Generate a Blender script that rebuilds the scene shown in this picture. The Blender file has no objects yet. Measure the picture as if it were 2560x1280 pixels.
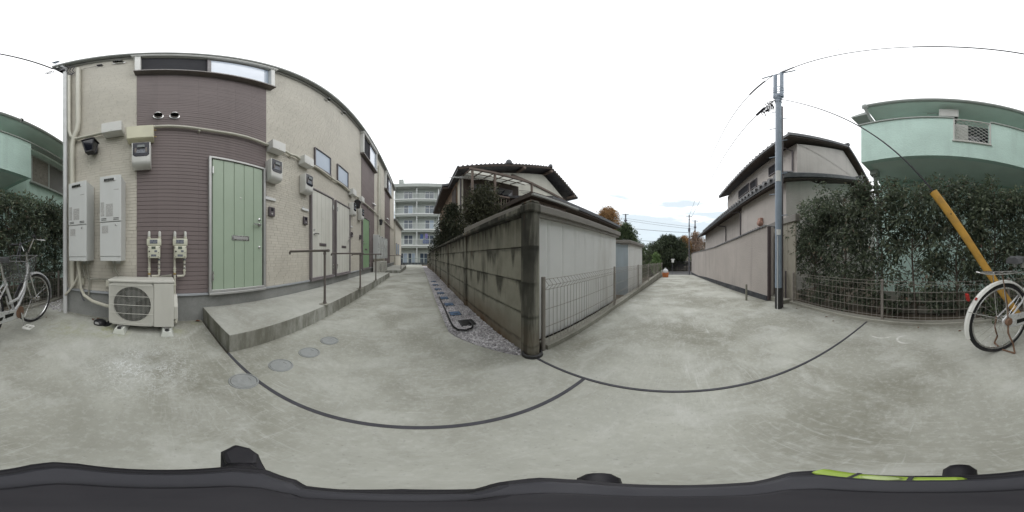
import bpy, bmesh, math, random
import numpy as np
from mathutils import Vector, Matrix

R = math.radians
rng = random.Random(7)
nr = np.random.default_rng(11)
S = bpy.context.scene
COL = S.collection

# ------------------------------------------------------------------ camera, sky, sun, exposure
cd = bpy.data.cameras.new('camera')
cam = bpy.data.objects.new('camera', cd)
COL.objects.link(cam)
cd.type = 'PANO'
cd.panorama_type = 'EQUIRECTANGULAR'
cd.clip_start = 0.005
cd.clip_end = 2000
cam.location = (0, 0, 0.88)
cam.rotation_euler = (R(90), 0, R(-32.48))
S.camera = cam

SUN_EL, SUN_AZ = R(52), R(62)          # azimuth clockwise from +Y
wd = bpy.data.worlds.new('World')
S.world = wd
wd.use_nodes = True
wt = wd.node_tree
wt.nodes.clear()
def wn(t, **k):
    n = wt.nodes.new(t)
    for a, b in k.items(): setattr(n, a, b)
    return n
wo = wn('ShaderNodeOutputWorld'); bg = wn('ShaderNodeBackground'); bg.inputs['Strength'].default_value = 0.1
sky = wn('ShaderNodeTexSky', sky_type='NISHITA', sun_disc=False, sun_elevation=SUN_EL, sun_rotation=SUN_AZ)
tc = wn('ShaderNodeTexCoord'); sep = wn('ShaderNodeSeparateXYZ')
mp = wn('ShaderNodeMapping'); mp.inputs['Scale'].default_value = (1.6, 1.6, 5.5)
nz = wn('ShaderNodeTexNoise'); nz.inputs['Scale'].default_value = 1.7; nz.inputs['Detail'].default_value = 7; nz.inputs['Roughness'].default_value = 0.58
mr = wn('ShaderNodeMapRange'); mr.inputs['From Min'].default_value = 0.0; mr.inputs['From Max'].default_value = 0.42; mr.inputs['To Min'].default_value = 0.1; mr.inputs['To Max'].default_value = 0.75
ad = wn('ShaderNodeMath', operation='ADD')
cr = wn('ShaderNodeMapRange', clamp=True); cr.inputs['From Min'].default_value = 0.42; cr.inputs['From Max'].default_value = 0.74; cr.inputs['To Min'].default_value = 0.25
mx = wn('ShaderNodeMix', data_type='RGBA')
L = wt.links.new
mp2 = wn('ShaderNodeMapping'); mp2.inputs['Scale'].default_value = (1.0, 1.0, 6.0); mp2.inputs['Location'].default_value = (3.1, 1.7, .4)
nz2 = wn('ShaderNodeTexNoise'); nz2.inputs['Scale'].default_value = 3.2; nz2.inputs['Detail'].default_value = 6; nz2.inputs['Roughness'].default_value = .55
el2 = wn('ShaderNodeMapRange'); el2.inputs['From Min'].default_value = .02; el2.inputs['From Max'].default_value = .60; el2.inputs['To Min'].default_value = .62; el2.inputs['To Max'].default_value = -.25
ad2 = wn('ShaderNodeMath', operation='ADD')
cr2 = wn('ShaderNodeMapRange', clamp=True); cr2.inputs['From Min'].default_value = .62; cr2.inputs['From Max'].default_value = .82
mc = wn('ShaderNodeMix', data_type='RGBA')
mc.inputs['A'].default_value = (10.3, 10.45, 10.6, 1); mc.inputs['B'].default_value = (5.3, 6.0, 6.5, 1)
L(tc.outputs['Generated'], mp2.inputs[0]); L(mp2.outputs[0], nz2.inputs['Vector']); L(sep.outputs['Z'], el2.inputs['Value'])
L(el2.outputs[0], ad2.inputs[0]); L(nz2.outputs['Fac'], ad2.inputs[1]); L(ad2.outputs[0], cr2.inputs['Value']); L(cr2.outputs[0], mc.inputs['Factor'])
L(mc.outputs['Result'], mx.inputs['B'])
L(tc.outputs['Generated'], sep.inputs[0]); L(tc.outputs['Generated'], mp.inputs[0]); L(mp.outputs[0], nz.inputs['Vector'])
L(sep.outputs['Z'], mr.inputs['Value']); L(mr.outputs[0], ad.inputs[0]); L(nz.outputs['Fac'], ad.inputs[1])
L(ad.outputs[0], cr.inputs['Value']); L(cr.outputs[0], mx.inputs['Factor'])
L(sky.outputs[0], mx.inputs['A'])
L(mx.outputs['Result'], bg.inputs['Color']); L(bg.outputs[0], wo.inputs[0])

sd = bpy.data.lights.new('sun', 'SUN'); sd.energy = 0.5; sd.angle = R(60); sd.color = (1, .98, .95)
sun = bpy.data.objects.new('sun', sd); COL.objects.link(sun)
sun.rotation_euler = Vector((math.sin(SUN_AZ) * math.cos(SUN_EL), math.cos(SUN_AZ) * math.cos(SUN_EL), math.sin(SUN_EL))).to_track_quat('Z', 'Y').to_euler()
S.view_settings.view_transform = 'Standard'
S.view_settings.look = 'None'
S.view_settings.exposure = 0.6
S.view_settings.gamma = 1
S.view_settings.use_curve_mapping = False

# ------------------------------------------------------------------ mesh helpers
class MB:
    def __init__(s): s.v = []; s.f = []
    def add(s, vs, fs):
        b = len(s.v); s.v += [tuple(v) for v in vs]; s.f += [tuple(i + b for i in f) for f in fs]; return s
    def box(s, x0, x1, y0, y1, z0, z1):
        return s.hexa([(x0, y0), (x1, y0), (x1, y1), (x0, y1)], [z0] * 4, [z1] * 4)
    def hexa(s, p, zb, zt, top=None):
        t = top or p
        vs = [(p[i][0], p[i][1], zb[i]) for i in range(4)] + [(t[i][0], t[i][1], zt[i]) for i in range(4)]
        return s.add(vs, [(3, 2, 1, 0), (4, 5, 6, 7), (0, 1, 5, 4), (1, 2, 6, 5), (2, 3, 7, 6), (3, 0, 4, 7)])
    def obox(s, c, size, m):
        sx, sy, sz = [a / 2 for a in size]
        vs = [Vector(c) + m @ Vector((x, y, z)) for z in (-sz, sz) for x, y in ((-sx, -sy), (sx, -sy), (sx, sy), (-sx, sy))]
        return s.add(vs, [(3, 2, 1, 0), (4, 5, 6, 7), (0, 1, 5, 4), (1, 2, 6, 5), (2, 3, 7, 6), (3, 0, 4, 7)])
    def bar(s, a, b, w, h=None):
        a, b = Vector(a), Vector(b); d = b - a
        return s.obox((a + b) / 2, (w, h or w, d.length), d.to_track_quat('Z', 'Y').to_matrix())
    def tube(s, pts, r, n=8, caps=True, closed=False):
        pts = [Vector(p) for p in pts]; k = len(pts); rs = r if isinstance(r, (list, tuple)) else [r] * k
        base = len(s.v); ref = None
        for i, p in enumerate(pts):
            if closed: d = pts[(i + 1) % k] - pts[i - 1]
            else: d = pts[min(i + 1, k - 1)] - pts[max(i - 1, 0)]
            d.normalize()
            if ref is None: ref = d.orthogonal()
            u = ref - d * ref.dot(d)
            if u.length < 1e-5: u = d.orthogonal()
            u.normalize(); ref = u; w = d.cross(u)
            for j in range(n):
                a = 2 * math.pi * j / n
                s.v.append(tuple(p + rs[i] * (u * math.cos(a) + w * math.sin(a))))
        for i in range(k if closed else k - 1):
            i2 = (i + 1) % k
            for j in range(n):
                j2 = (j + 1) % n
                s.f.append((base + i * n + j, base + i * n + j2, base + i2 * n + j2, base + i2 * n + j))
        if caps and not closed:
            s.f.append(tuple(base + j for j in range(n))[::-1]); s.f.append(tuple(base + (k - 1) * n + j for j in range(n)))
        return s
    def prism(s, poly, fn, a, b):           # fn(u, v, t) -> xyz
        n = len(poly)
        vs = [fn(u, v, a) for u, v in poly] + [fn(u, v, b) for u, v in poly]
        fs = [tuple(range(n))[::-1], tuple(range(n, 2 * n))] + [(i, (i + 1) % n, n + (i + 1) % n, n + i) for i in range(n)]
        return s.add(vs, fs)
    def lathe(s, prof, m, n=16, a0=0, a1=2 * math.pi):   # prof [(r, h)], m maps (x,y,h)
        full = abs(a1 - a0 - 2 * math.pi) < 1e-4; k = n if full else n + 1
        base = len(s.v)
        for r, h in prof:
            for j in range(k):
                a = a0 + (a1 - a0) * j / n
                s.v.append(tuple(m(r * math.cos(a), r * math.sin(a), h)))
        for i in range(len(prof) - 1):
            for j in range(n):
                j2 = (j + 1) % k
                s.f.append((base + i * k + j, base + i * k + j2, base + (i + 1) * k + j2, base + (i + 1) * k + j))
        return s
    def disc(s, m, r, h=0, n=20):
        b = len(s.v)
        for j in range(n):
            a = 2 * math.pi * j / n; s.v.append(tuple(m(r * math.cos(a), r * math.sin(a), h)))
        s.f.append(tuple(range(b, b + n))); return s

def frame_ring(axis, a0, a1, b0, b1, t, d0, d1):
    '''rectangular frame as one closed ring; axis is its normal; a horizontal, b vertical'''
    f = (lambda a, b, d: (d, a, b)) if axis == 'x' else (lambda a, b, d: (a, d, b))
    m = MB(); O = [(a0, b0), (a1, b0), (a1, b1), (a0, b1)]; I = [(a0 + t, b0 + t), (a1 - t, b0 + t), (a1 - t, b1 - t), (a0 + t, b1 - t)]
    vs = [f(a, b, d) for d in (d0, d1) for P in (O, I) for a, b in P]
    fs = []
    for i in range(4):
        k = (i + 1) % 4
        fs += [(i, k, 4 + k, 4 + i), (8 + i, 8 + k, 12 + k, 12 + i), (i, k, 8 + k, 8 + i), (4 + i, 4 + k, 12 + k, 12 + i)]
    return m.add(vs, fs)
ORG = {}
def mesh_obj(name, me, mt, parent=None, loc=None):
    o = bpy.data.objects.new(name, me); COL.objects.link(o)
    if mt and not me.materials: me.materials.append(mt)
    if parent: o.parent = parent
    if loc: o.location = loc
    ORG[o.name] = (ORG[parent.name] if parent else Vector((0, 0, 0))) + Vector(loc or (0, 0, 0))
    return o
def part(mb, name, mt, parent=None, bevel=0, seg=1, smooth=False, stuff=False, label=None):
    off = ORG[parent.name] if parent else Vector((0, 0, 0))
    me = bpy.data.meshes.new(name)
    me.from_pydata([(v[0] - off.x, v[1] - off.y, v[2] - off.z) for v in mb.v], [], mb.f)
    bm = bmesh.new(); bm.from_mesh(me)
    bmesh.ops.recalc_face_normals(bm, faces=bm.faces)
    if bevel:
        es = [e for e in bm.edges if len(e.link_faces) == 2 and e.calc_face_angle(0) > R(40)]
        bmesh.ops.bevel(bm, geom=es, offset=bevel, segments=seg, profile=.5, affect='EDGES', clamp_overlap=True)
    if smooth:
        for f in bm.faces: f.smooth = True
        for e in bm.edges:
            if len(e.link_faces) == 2 and e.calc_face_angle(0) > R(38): e.smooth = False
    bm.to_mesh(me); bm.free()
    o = mesh_obj(name, me, mt, parent)
    if stuff: o['kind'] = 'stuff'
    if label: o['label'] = label
    return o
def np_obj(name, V, F, mt, parent=None, stuff=True):
    off = ORG[parent.name] if parent else Vector((0, 0, 0))
    me = bpy.data.meshes.new(name)
    V = np.asarray(V, dtype=np.float32) - np.array([off.x, off.y, off.z], dtype=np.float32)
    F = np.asarray(F, dtype=np.int32); k = F.shape[1]
    me.vertices.add(len(V)); me.vertices.foreach_set('co', V.ravel())
    me.loops.add(F.size); me.loops.foreach_set('vertex_index', F.ravel())
    me.polygons.add(len(F)); me.polygons.foreach_set('loop_start', np.arange(0, F.size, k, dtype=np.int32))
    me.update(calc_edges=True); me.validate(); me.shade_flat()
    o = mesh_obj(name, me, mt, parent)
    if stuff: o['kind'] = 'stuff'
    return o
def tag(o, label, cat, group=None):
    o['label'] = label; o['category'] = cat
    if group: o['group'] = group
    return o
def root(name, loc, label=None, cat=None, group=None):
    o = bpy.data.objects.new(name, None); COL.objects.link(o); o.location = loc
    o.empty_display_size = .05
    ORG[o.name] = Vector(loc)
    if label: tag(o, label, cat, group)
    return o
def structure(o): o['kind'] = 'structure'; return o
def copy_tree(o, dloc, label=None, parent=None):
    c = o.copy(); COL.objects.link(c)
    if parent: c.parent = parent
    else: c.location = Vector(o.location) + Vector(dloc)
    ORG[c.name] = ORG[o.name] + Vector(dloc)
    if label: c['label'] = label
    for ch in list(o.children): copy_tree(ch, dloc, None, c)
    return c
ZI = lambda c: (lambda x, y, h: (c[0] + x, c[1] + y, c[2] + h))           # lathe axis +Z
XI = lambda c: (lambda x, y, h: (c[0] + h, c[1] + x, c[2] + y))           # lathe axis +X
YI = lambda c: (lambda x, y, h: (c[0] + x, c[1] + h, c[2] + y))           # lathe axis +Y
def catenary(a, b, sag, n=24):
    a, b = Vector(a), Vector(b)
    return [a.lerp(b, i / n) - Vector((0, 0, sag * 4 * (i / n) * (1 - i / n))) for i in range(n + 1)]

# ------------------------------------------------------------------ materials
def newmat(name):
    m = bpy.data.materials.new(name); m.use_nodes = True
    nt = m.node_tree; b = nt.nodes['Principled BSDF']
    return m, nt, b
def N(nt, t, ins=None, **k):
    n = nt.nodes.new(t)
    for a, v in k.items(): setattr(n, a, v)
    for a, v in (ins or {}).items():
        if hasattr(v, 'is_linked') or isinstance(v, bpy.types.NodeSocket): nt.links.new(v, n.inputs[a])
        else: n.inputs[a].default_value = v
    return n
def noise(nt, vec, scale, detail=4, rough=.55, dist=0):
    return N(nt, 'ShaderNodeTexNoise', {'Vector': vec, 'Scale': scale, 'Detail': detail, 'Roughness': rough, 'Distortion': dist}).outputs['Fac']
def ramp(nt, fac, lo, hi, a=0., b=1.):
    return N(nt, 'ShaderNodeMapRange', {'Value': fac, 'From Min': lo, 'From Max': hi, 'To Min': a, 'To Max': b}, clamp=True).outputs[0]
def mixc(nt, fac, a, b, mode='MIX'):
    n = nt.nodes.new('ShaderNodeMix'); n.data_type = 'RGBA'; n.blend_type = mode
    for key, v in (('Factor', fac), ('A', a), ('B', b)):
        if isinstance(v, bpy.types.NodeSocket): nt.links.new(v, n.inputs[key])
        elif key == 'Factor': n.inputs[key].default_value = v
        else: n.inputs[key].default_value = (*v, 1) if len(v) == 3 else v
    return n.outputs['Result']
def math2(nt, op, a, b):
    n = nt.nodes.new('ShaderNodeMath'); n.operation = op
    for i, v in enumerate((a, b)):
        if isinstance(v, bpy.types.NodeSocket): nt.links.new(v, n.inputs[i])
        else: n.inputs[i].default_value = v
    return n.outputs[0]
def pos(nt): return nt.nodes.new('ShaderNodeNewGeometry').outputs['Position']
def scaled(nt, vec, s):
    return N(nt, 'ShaderNodeVectorMath', {0: vec, 1: s}, operation='MULTIPLY').outputs[0]
def bump(nt, b, h, strength=.3, dist=.01):
    n = N(nt, 'ShaderNodeBump', {'Height': h, 'Strength': strength, 'Distance': dist}); nt.links.new(n.outputs[0], b.inputs['Normal'])
def simple(name, col, rough=.6, var=.12, scale=5., metal=0., bmp=0., bs=60., dirt=None, dirt_amt=.5, dscale=3., spec=.4, streak=False, coat=0.):
    m, nt, b = newmat(name); p = pos(nt)
    c = tuple(col)
    f = noise(nt, p, scale, 5)
    k = ramp(nt, f, .25, .75)
    base = mixc(nt, k, tuple(x * (1 - var) for x in c), tuple(min(1, x * (1 + var)) for x in c))
    if dirt:
        q = scaled(nt, p, (1, 1, .16)) if streak else p
        d = ramp(nt, noise(nt, q, dscale, 6, .62), .5, .72, 0, dirt_amt)
        base = mixc(nt, d, base, dirt)
    nt.links.new(base, b.inputs['Base Color'])
    rr = ramp(nt, noise(nt, p, scale * 3, 3), .3, .7, max(.02, rough - .08), min(1, rough + .08))
    nt.links.new(rr, b.inputs['Roughness'])
    b.inputs['Metallic'].default_value = metal
    b.inputs['Specular IOR Level'].default_value = spec
    if coat: b.inputs['Coat Weight'].default_value = coat
    if bmp: bump(nt, b, noise(nt, p, bs, 4), bmp)
    return m

def concrete(name, base=(.382, .386, .345), stain=(.215, .212, .172), pale=(.56, .567, .535), ground=True, side=False):
    m, nt, b = newmat(name); p = pos(nt)
    big = noise(nt, p, .9, 5, .6, .4); mid = noise(nt, p, 3.3, 7, .62, .5); fine = noise(nt, p, 60, 4, .6)
    c = mixc(nt, ramp(nt, mid, .34, .68), base, tuple(x * 1.16 for x in base))
    c = mixc(nt, ramp(nt, big, .41, .64, 0, .85), c, stain)
    c = mixc(nt, ramp(nt, noise(nt, p, 14, 7, .7), .5, .72, 0, .35), c, tuple(x * .78 for x in base))
    c = mixc(nt, ramp(nt, noise(nt, scaled(nt, p, (1, 1.4, 1)), 2.6, 9, .72, .5), .50, .72, 0, .6), c, pale)
    if ground:
        # trowel marks and pale scratches
        w1 = noise(nt, scaled(nt, p, (3.0, 40, 1)), 1.3, 7, .7, .9)
        w2 = noise(nt, scaled(nt, p, (38, 4.0, 1)), 1.1, 7, .7, 1.0)
        msk = ramp(nt, noise(nt, p, 1.5, 3), .42, .62)
        c = mixc(nt, math2(nt, 'MULTIPLY', ramp(nt, w1, .56, .70, 0, .42), msk), c, (.68, .69, .67))
        c = mixc(nt, math2(nt, 'MULTIPLY', ramp(nt, w2, .57, .71, 0, .4), ramp(nt, noise(nt, p, 1.9, 3), .46, .62)), c, (.60, .61, .59))
        # etched white root-like patch beside the air conditioner
        rid = N(nt, 'ShaderNodeTexVoronoi', {'Vector': N(nt, 'ShaderNodeVectorMath', {0: p, 1: N(nt, 'ShaderNodeTexNoise', {'Vector': p, 'Scale': 6.0, 'Detail': 5.0}).outputs['Color']}, operation='ADD').outputs[0], 'Scale': 9.0}, feature='DISTANCE_TO_EDGE').outputs['Distance']
        dist = N(nt, 'ShaderNodeVectorMath', {0: p, 1: (-1.12, -.16, 0)}, operation='DISTANCE').outputs['Value']
        near = math2(nt, 'MULTIPLY', ramp(nt, dist, .08, .48, 1, 0), ramp(nt, noise(nt, p, 4.5, 4), .36, .56))
        c = mixc(nt, math2(nt, 'MULTIPLY', ramp(nt, rid, .0, .07, 1, 0), near), c, (.72, .74, .74))
        c = mixc(nt, math2(nt, 'MULTIPLY', ramp(nt, dist, .05, .30, .45, 0), ramp(nt, mid, .42, .6)), c, (.62, .64, .63))
        # chalk-like curved scuff near the fence
        for cx, cy, rad, dx_, dy_ in ((.245, -1.55, .085, .30, -1.53), (.52, -1.66, .14, .50, -1.53)):
            q = N(nt, 'ShaderNodeVectorMath', {0: p, 1: (cx, cy, 0)}, operation='DISTANCE').outputs['Value']
            q2 = N(nt, 'ShaderNodeVectorMath', {0: p, 1: (dx_, dy_, 0)}, operation='DISTANCE').outputs['Value']
            arc = math2(nt, 'MULTIPLY', ramp(nt, math2(nt, 'ABSOLUTE', math2(nt, 'SUBTRACT', q, rad), 0), .004, .016, .8, 0), ramp(nt, q2, .07, .13, 1, 0))
            c = mixc(nt, math2(nt, 'MULTIPLY', arc, ramp(nt, noise(nt, p, 25, 4), .3, .55)), c, (.68, .68, .65))
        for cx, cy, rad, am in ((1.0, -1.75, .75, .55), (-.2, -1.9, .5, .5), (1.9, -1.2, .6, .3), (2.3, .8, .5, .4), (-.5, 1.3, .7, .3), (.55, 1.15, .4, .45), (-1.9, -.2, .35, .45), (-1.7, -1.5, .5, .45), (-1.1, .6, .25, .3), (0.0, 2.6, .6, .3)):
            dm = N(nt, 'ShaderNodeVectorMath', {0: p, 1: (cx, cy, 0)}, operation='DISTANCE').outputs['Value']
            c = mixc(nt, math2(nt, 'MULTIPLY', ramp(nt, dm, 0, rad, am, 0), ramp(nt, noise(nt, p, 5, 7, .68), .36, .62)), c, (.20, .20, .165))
        # moss by the air-conditioner feet
        for cx, cy, rad, am in ((-1.70, -.58, .26, .8), (-1.75, .12, .16, .5), (-1.55, -1.0, .4, .35), (-2.0, .42, .12, .4)):
            dm = N(nt, 'ShaderNodeVectorMath', {0: p, 1: (cx, cy, 0)}, operation='DISTANCE').outputs['Value']
            c = mixc(nt, math2(nt, 'MULTIPLY', ramp(nt, dm, 0, rad, am, 0), ramp(nt, noise(nt, p, 7, 5), .38, .6)), c, (.26, .27, .09))
    c = mixc(nt, ramp(nt, noise(nt, p, 33, 5, .7), .5, .7, 0, .35), c, pale)
    if ground:   # grime with contact shade painted in along wall feet, kerbs and the platform
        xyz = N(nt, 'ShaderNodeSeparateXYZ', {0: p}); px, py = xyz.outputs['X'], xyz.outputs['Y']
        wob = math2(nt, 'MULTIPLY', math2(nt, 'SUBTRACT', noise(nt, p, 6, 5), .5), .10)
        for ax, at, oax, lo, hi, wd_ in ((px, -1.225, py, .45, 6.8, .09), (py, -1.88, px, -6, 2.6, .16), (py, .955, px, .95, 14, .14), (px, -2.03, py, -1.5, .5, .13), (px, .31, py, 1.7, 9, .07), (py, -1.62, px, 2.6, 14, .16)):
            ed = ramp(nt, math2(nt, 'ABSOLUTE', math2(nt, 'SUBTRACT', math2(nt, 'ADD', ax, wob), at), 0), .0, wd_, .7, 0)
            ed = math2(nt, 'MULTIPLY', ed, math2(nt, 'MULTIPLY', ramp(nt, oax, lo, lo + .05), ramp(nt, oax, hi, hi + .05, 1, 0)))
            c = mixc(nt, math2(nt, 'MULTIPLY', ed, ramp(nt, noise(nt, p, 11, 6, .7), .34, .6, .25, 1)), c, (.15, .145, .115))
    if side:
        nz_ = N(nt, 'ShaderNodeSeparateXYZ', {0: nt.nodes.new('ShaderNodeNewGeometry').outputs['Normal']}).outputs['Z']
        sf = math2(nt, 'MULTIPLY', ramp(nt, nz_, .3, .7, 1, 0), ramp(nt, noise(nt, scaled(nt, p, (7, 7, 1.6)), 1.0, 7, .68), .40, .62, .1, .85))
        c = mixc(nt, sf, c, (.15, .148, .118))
    spk = ramp(nt, fine, .60, .74, 0, .6)
    c = mixc(nt, spk, c, tuple(x * .62 for x in base))
    nt.links.new(c, b.inputs['Base Color']); b.inputs['Roughness'].default_value = .88; b.inputs['Specular IOR Level'].default_value = .25
    h = math2(nt, 'ADD', math2(nt, 'MULTIPLY', fine, .5), mid)
    bump(nt, b, h, .35, .006)
    return m

def stained_wall(name, post=False):
    m, nt, b = newmat(name); p = pos(nt)
    big = noise(nt, p, 1.6, 5, .6); fine = noise(nt, p, 70, 4)
    c = mixc(nt, ramp(nt, noise(nt, p, 5, 6, .65), .3, .7), (.27, .265, .222), (.36, .352, .30))
    st = noise(nt, scaled(nt, p, (5.5, 5.5, .8)), 1.0, 7, .66, .35)
    z = N(nt, 'ShaderNodeSeparateXYZ', {0: p}).outputs['Z']
    c = mixc(nt, ramp(nt, st, .38 if post else .52, .58 if post else .70, 0, .85 if post else .7), c, (.055, .054, .048))
    c = mixc(nt, math2(nt, 'MULTIPLY', ramp(nt, z, .85, 1.25), ramp(nt, noise(nt, scaled(nt, p, (9, 9, .6)), 1, 5), .36, .6)), c, (.040, .039, .035))
    c = mixc(nt, math2(nt, 'MULTIPLY', ramp(nt, z, .34, .0), ramp(nt, big, .3, .65)), c, (.15, .095, .055))
    for top, amp, sc_ in ((1.235, .50, 5.5), (.955, .34, 4.5), (.668, .36, 5.0), (1.235, .16, 17.)):
        Ln = ramp(nt, noise(nt, scaled(nt, p, (sc_, sc_, 0.02)), 1.0, 3, .5), .46, .72, 0, amp)
        dd = math2(nt, 'ADD', math2(nt, 'SUBTRACT', z, top), Ln)
        up = math2(nt, 'MULTIPLY', ramp(nt, dd, .0, .10, 0, .82), ramp(nt, z, top + .004, top + .006, 1, 0))
        c = mixc(nt, math2(nt, 'MULTIPLY', up, ramp(nt, noise(nt, p, 8, 5), .25, .55, .45, 1)), c, (.048, .048, .043))
    rust = math2(nt, 'MULTIPLY', ramp(nt, noise(nt, scaled(nt, p, (11, 11, .7)), 1, 5), .60, .70), ramp(nt, z, .8, 1.15))
    c = mixc(nt, rust, c, (.20, .10, .055))
    # black mould along the slab joints
    zz = math2(nt, 'ADD', z, math2(nt, 'MULTIPLY', math2(nt, 'SUBTRACT', noise(nt, p, 9, 5), .5), .05))
    fr = N(nt, 'ShaderNodeMath', {0: math2(nt, 'DIVIDE', math2(nt, 'SUBTRACT', zz, .10), .281)}, operation='PINGPONG'); fr.inputs[1].default_value = .5
    c = mixc(nt, math2(nt, 'MULTIPLY', ramp(nt, fr.outputs[0], .0, .085, .75, 0), ramp(nt, noise(nt, p, 3.2, 4), .35, .6, .25, 1)), c, (.035, .036, .03))
    nt.links.new(c, b.inputs['Base Color']); b.inputs['Roughness'].default_value = .92; b.inputs['Specular IOR Level'].default_value = .2
    bump(nt, b, fine, .4, .006)
    return m

def leafmat(name, cols, spec=.4, rough=.42, trans=.25):
    m, nt, b = newmat(name)
    g = nt.nodes.new('ShaderNodeNewGeometry')
    r = nt.nodes.new('ShaderNodeValToRGB'); e = r.color_ramp.elements
    n = len(cols)
    while len(e) < n: e.new(.5)
    for i, (p_, c) in enumerate(cols): e[i].position = p_; e[i].color = (*c, 1)
    nt.links.new(g.outputs['Random Per Island'], r.inputs[0])
    k = ramp(nt, noise(nt, g.outputs['Position'], 2.2, 3), .3, .7, .65, 1.2)
    c = mixc(nt, 1.0, r.outputs[0], N(nt, 'ShaderNodeCombineColor', {'Red': k, 'Green': k, 'Blue': k}).outputs[0], 'MULTIPLY')
    nt.links.new(c, b.inputs['Base Color']); b.inputs['Roughness'].default_value = rough; b.inputs['Specular IOR Level'].default_value = spec
    tl = N(nt, 'ShaderNodeBsdfTranslucent', {'Color': c}); ms = N(nt, 'ShaderNodeMixShader', {0: trans, 1: b.outputs[0], 2: tl.outputs[0]})
    nt.links.new(ms.outputs[0], nt.nodes['Material Output'].inputs[0])
    return m

def brickmat(name, col, var=.2):
    m, nt, b = newmat(name); p = pos(nt)
    g = nt.nodes.new('ShaderNodeNewGeometry').outputs['Random Per Island']
    k = ramp(nt, g, 0, 1, 1 - var, 1 + var * .7)
    k = math2(nt, 'MULTIPLY', k, ramp(nt, noise(nt, p, 1.1, 5, .6), .3, .7, .93, 1.06))
    c = mixc(nt, 1.0, col, N(nt, 'ShaderNodeCombineColor', {'Red': k, 'Green': k, 'Blue': k}).outputs[0], 'MULTIPLY')
    st = ramp(nt, noise(nt, scaled(nt, p, (3, 3, .35)), 1, 6, .62), .56, .75, 0, .3)
    c = mixc(nt, st, c, tuple(x * .6 for x in col))
    nt.links.new(c, b.inputs['Base Color']); b.inputs['Roughness'].default_value = .72; b.inputs['Specular IOR Level'].default_value = .3
    bump(nt, b, noise(nt, p, 160, 3), .08, .002)
    return m

def printmat(name, base, ink):   # small illegible printing on a flat label
    m, nt, b = newmat(name); p = pos(nt)
    rows = N(nt, 'ShaderNodeMath', {0: math2(nt, 'MULTIPLY', N(nt, 'ShaderNodeSeparateXYZ', {0: p}).outputs['Z'], 75.)}, operation='FRACT').outputs[0]
    w = math2(nt, 'MULTIPLY', ramp(nt, rows, .45, .5), ramp(nt, noise(nt, scaled(nt, p, (1, 190, 60)), 1, 2), .42, .5, 0, .7))
    nt.links.new(mixc(nt, w, base, ink), b.inputs['Base Color']); b.inputs['Roughness'].default_value = .5
    return m

def stucco(name, col, grime=.35):
    m, nt, b = newmat(name); p = pos(nt)
    c = mixc(nt, ramp(nt, noise(nt, p, 1.4, 6, .6), .3, .7), tuple(x * .9 for x in col), tuple(x * 1.05 for x in col))
    st = ramp(nt, noise(nt, scaled(nt, p, (4, 4, .4)), 1, 6, .6), .52, .75, 0, grime)
    c = mixc(nt, st, c, tuple(x * .6 for x in col))
    nt.links.new(c, b.inputs['Base Color']); b.inputs['Roughness'].default_value = .85; b.inputs['Specular IOR Level'].default_value = .2
    bump(nt, b, noise(nt, p, 38, 5, .6), .55, .02)
    return m

def glass(name, col, rough=.06, spec=.8):
    m, nt, b = newmat(name); b.inputs['Base Color'].default_value = (*col, 1); b.inputs['Roughness'].default_value = rough; b.inputs['Specular IOR Level'].default_value = spec
    return m

M = {}
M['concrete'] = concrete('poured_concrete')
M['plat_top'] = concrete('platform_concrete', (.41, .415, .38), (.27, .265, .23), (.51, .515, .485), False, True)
M['plinth'] = concrete('plinth_mortar', (.27, .275, .265), (.20, .205, .195), (.33, .335, .325), False)
M['kerb'] = concrete('kerb_concrete', (.30, .295, .255), (.17, .165, .135), (.38, .37, .33), False)
M['wall_slab'] = stained_wall('stained_precast_concrete')
M['wall_post'] = stained_wall('mouldy_precast_post', True)
M['soil'] = simple('soil', (.12, .10, .075), .95, .4, 3, bmp=.8, bs=30)
M['asphalt'] = simple('asphalt', (.09, .09, .09), .9, .25, 8, bmp=.4, bs=90)
M['joint'] = simple('joint_rubber', (.062, .062, .072), .75, .2, 14)
M['gravel'] = leafmat('gravel_stone', [(0, (.26, .25, .26)), (.35, (.42, .405, .42)), (.7, (.55, .53, .55)), (1, (.72, .70, .72))], .3, .85, 0)
M['beige_back'] = simple('beige_mortar', (.43, .405, .345), .9)
M['beige'] = brickmat('beige_brick_siding', (.56, .53, .46), .045)
M['brown_back'] = simple('brown_mortar', (.095, .078, .08), .9)
M['brown'] = brickmat('brown_board_siding', (.20, .165, .161), .07)
M['flash'] = simple('drip_flashing', (.36, .38, .40), .45)
M['gutter'] = simple('gutter_plastic', (.27, .28, .265), .5, .1, 3, dirt=(.15, .15, .13), dirt_amt=.4)
M['roof_metal'] = simple('roof_metal', (.16, .16, .165), .5)
M['whitepaint'] = simple('white_paint', (.62, .62, .59), .45, .06, 4, dirt=(.36, .35, .31), dirt_amt=.25, streak=True)
M['pipe'] = simple('cream_pvc', (.55, .535, .455), .45, .08, 4, dirt=(.3, .29, .23), dirt_amt=.3, streak=True)
M['pipe_cool'] = simple('white_pvc', (.60, .61, .61), .42, .08, 4, dirt=(.33, .33, .31), dirt_amt=.3, streak=True)
M['cream'] = simple('cream_plastic', (.60, .58, .43), .4, .06, 3, dirt=(.35, .33, .24), dirt_amt=.25, streak=True)
M['green_door'] = simple('sage_green_steel', (.345, .425, .325), .42, .05, 2, bmp=.08, bs=300)
M['green_door2'] = simple('leaf_green_steel', (.235, .36, .21), .42, .05, 2)
M['cream_door'] = simple('cream_steel', (.58, .575, .52), .45, .06, 2, dirt=(.33, .31, .26), dirt_amt=.3, streak=True)
M['alu'] = simple('aluminium_frame', (.42, .42, .41), .4, .08, 6, metal=.35)
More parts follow.
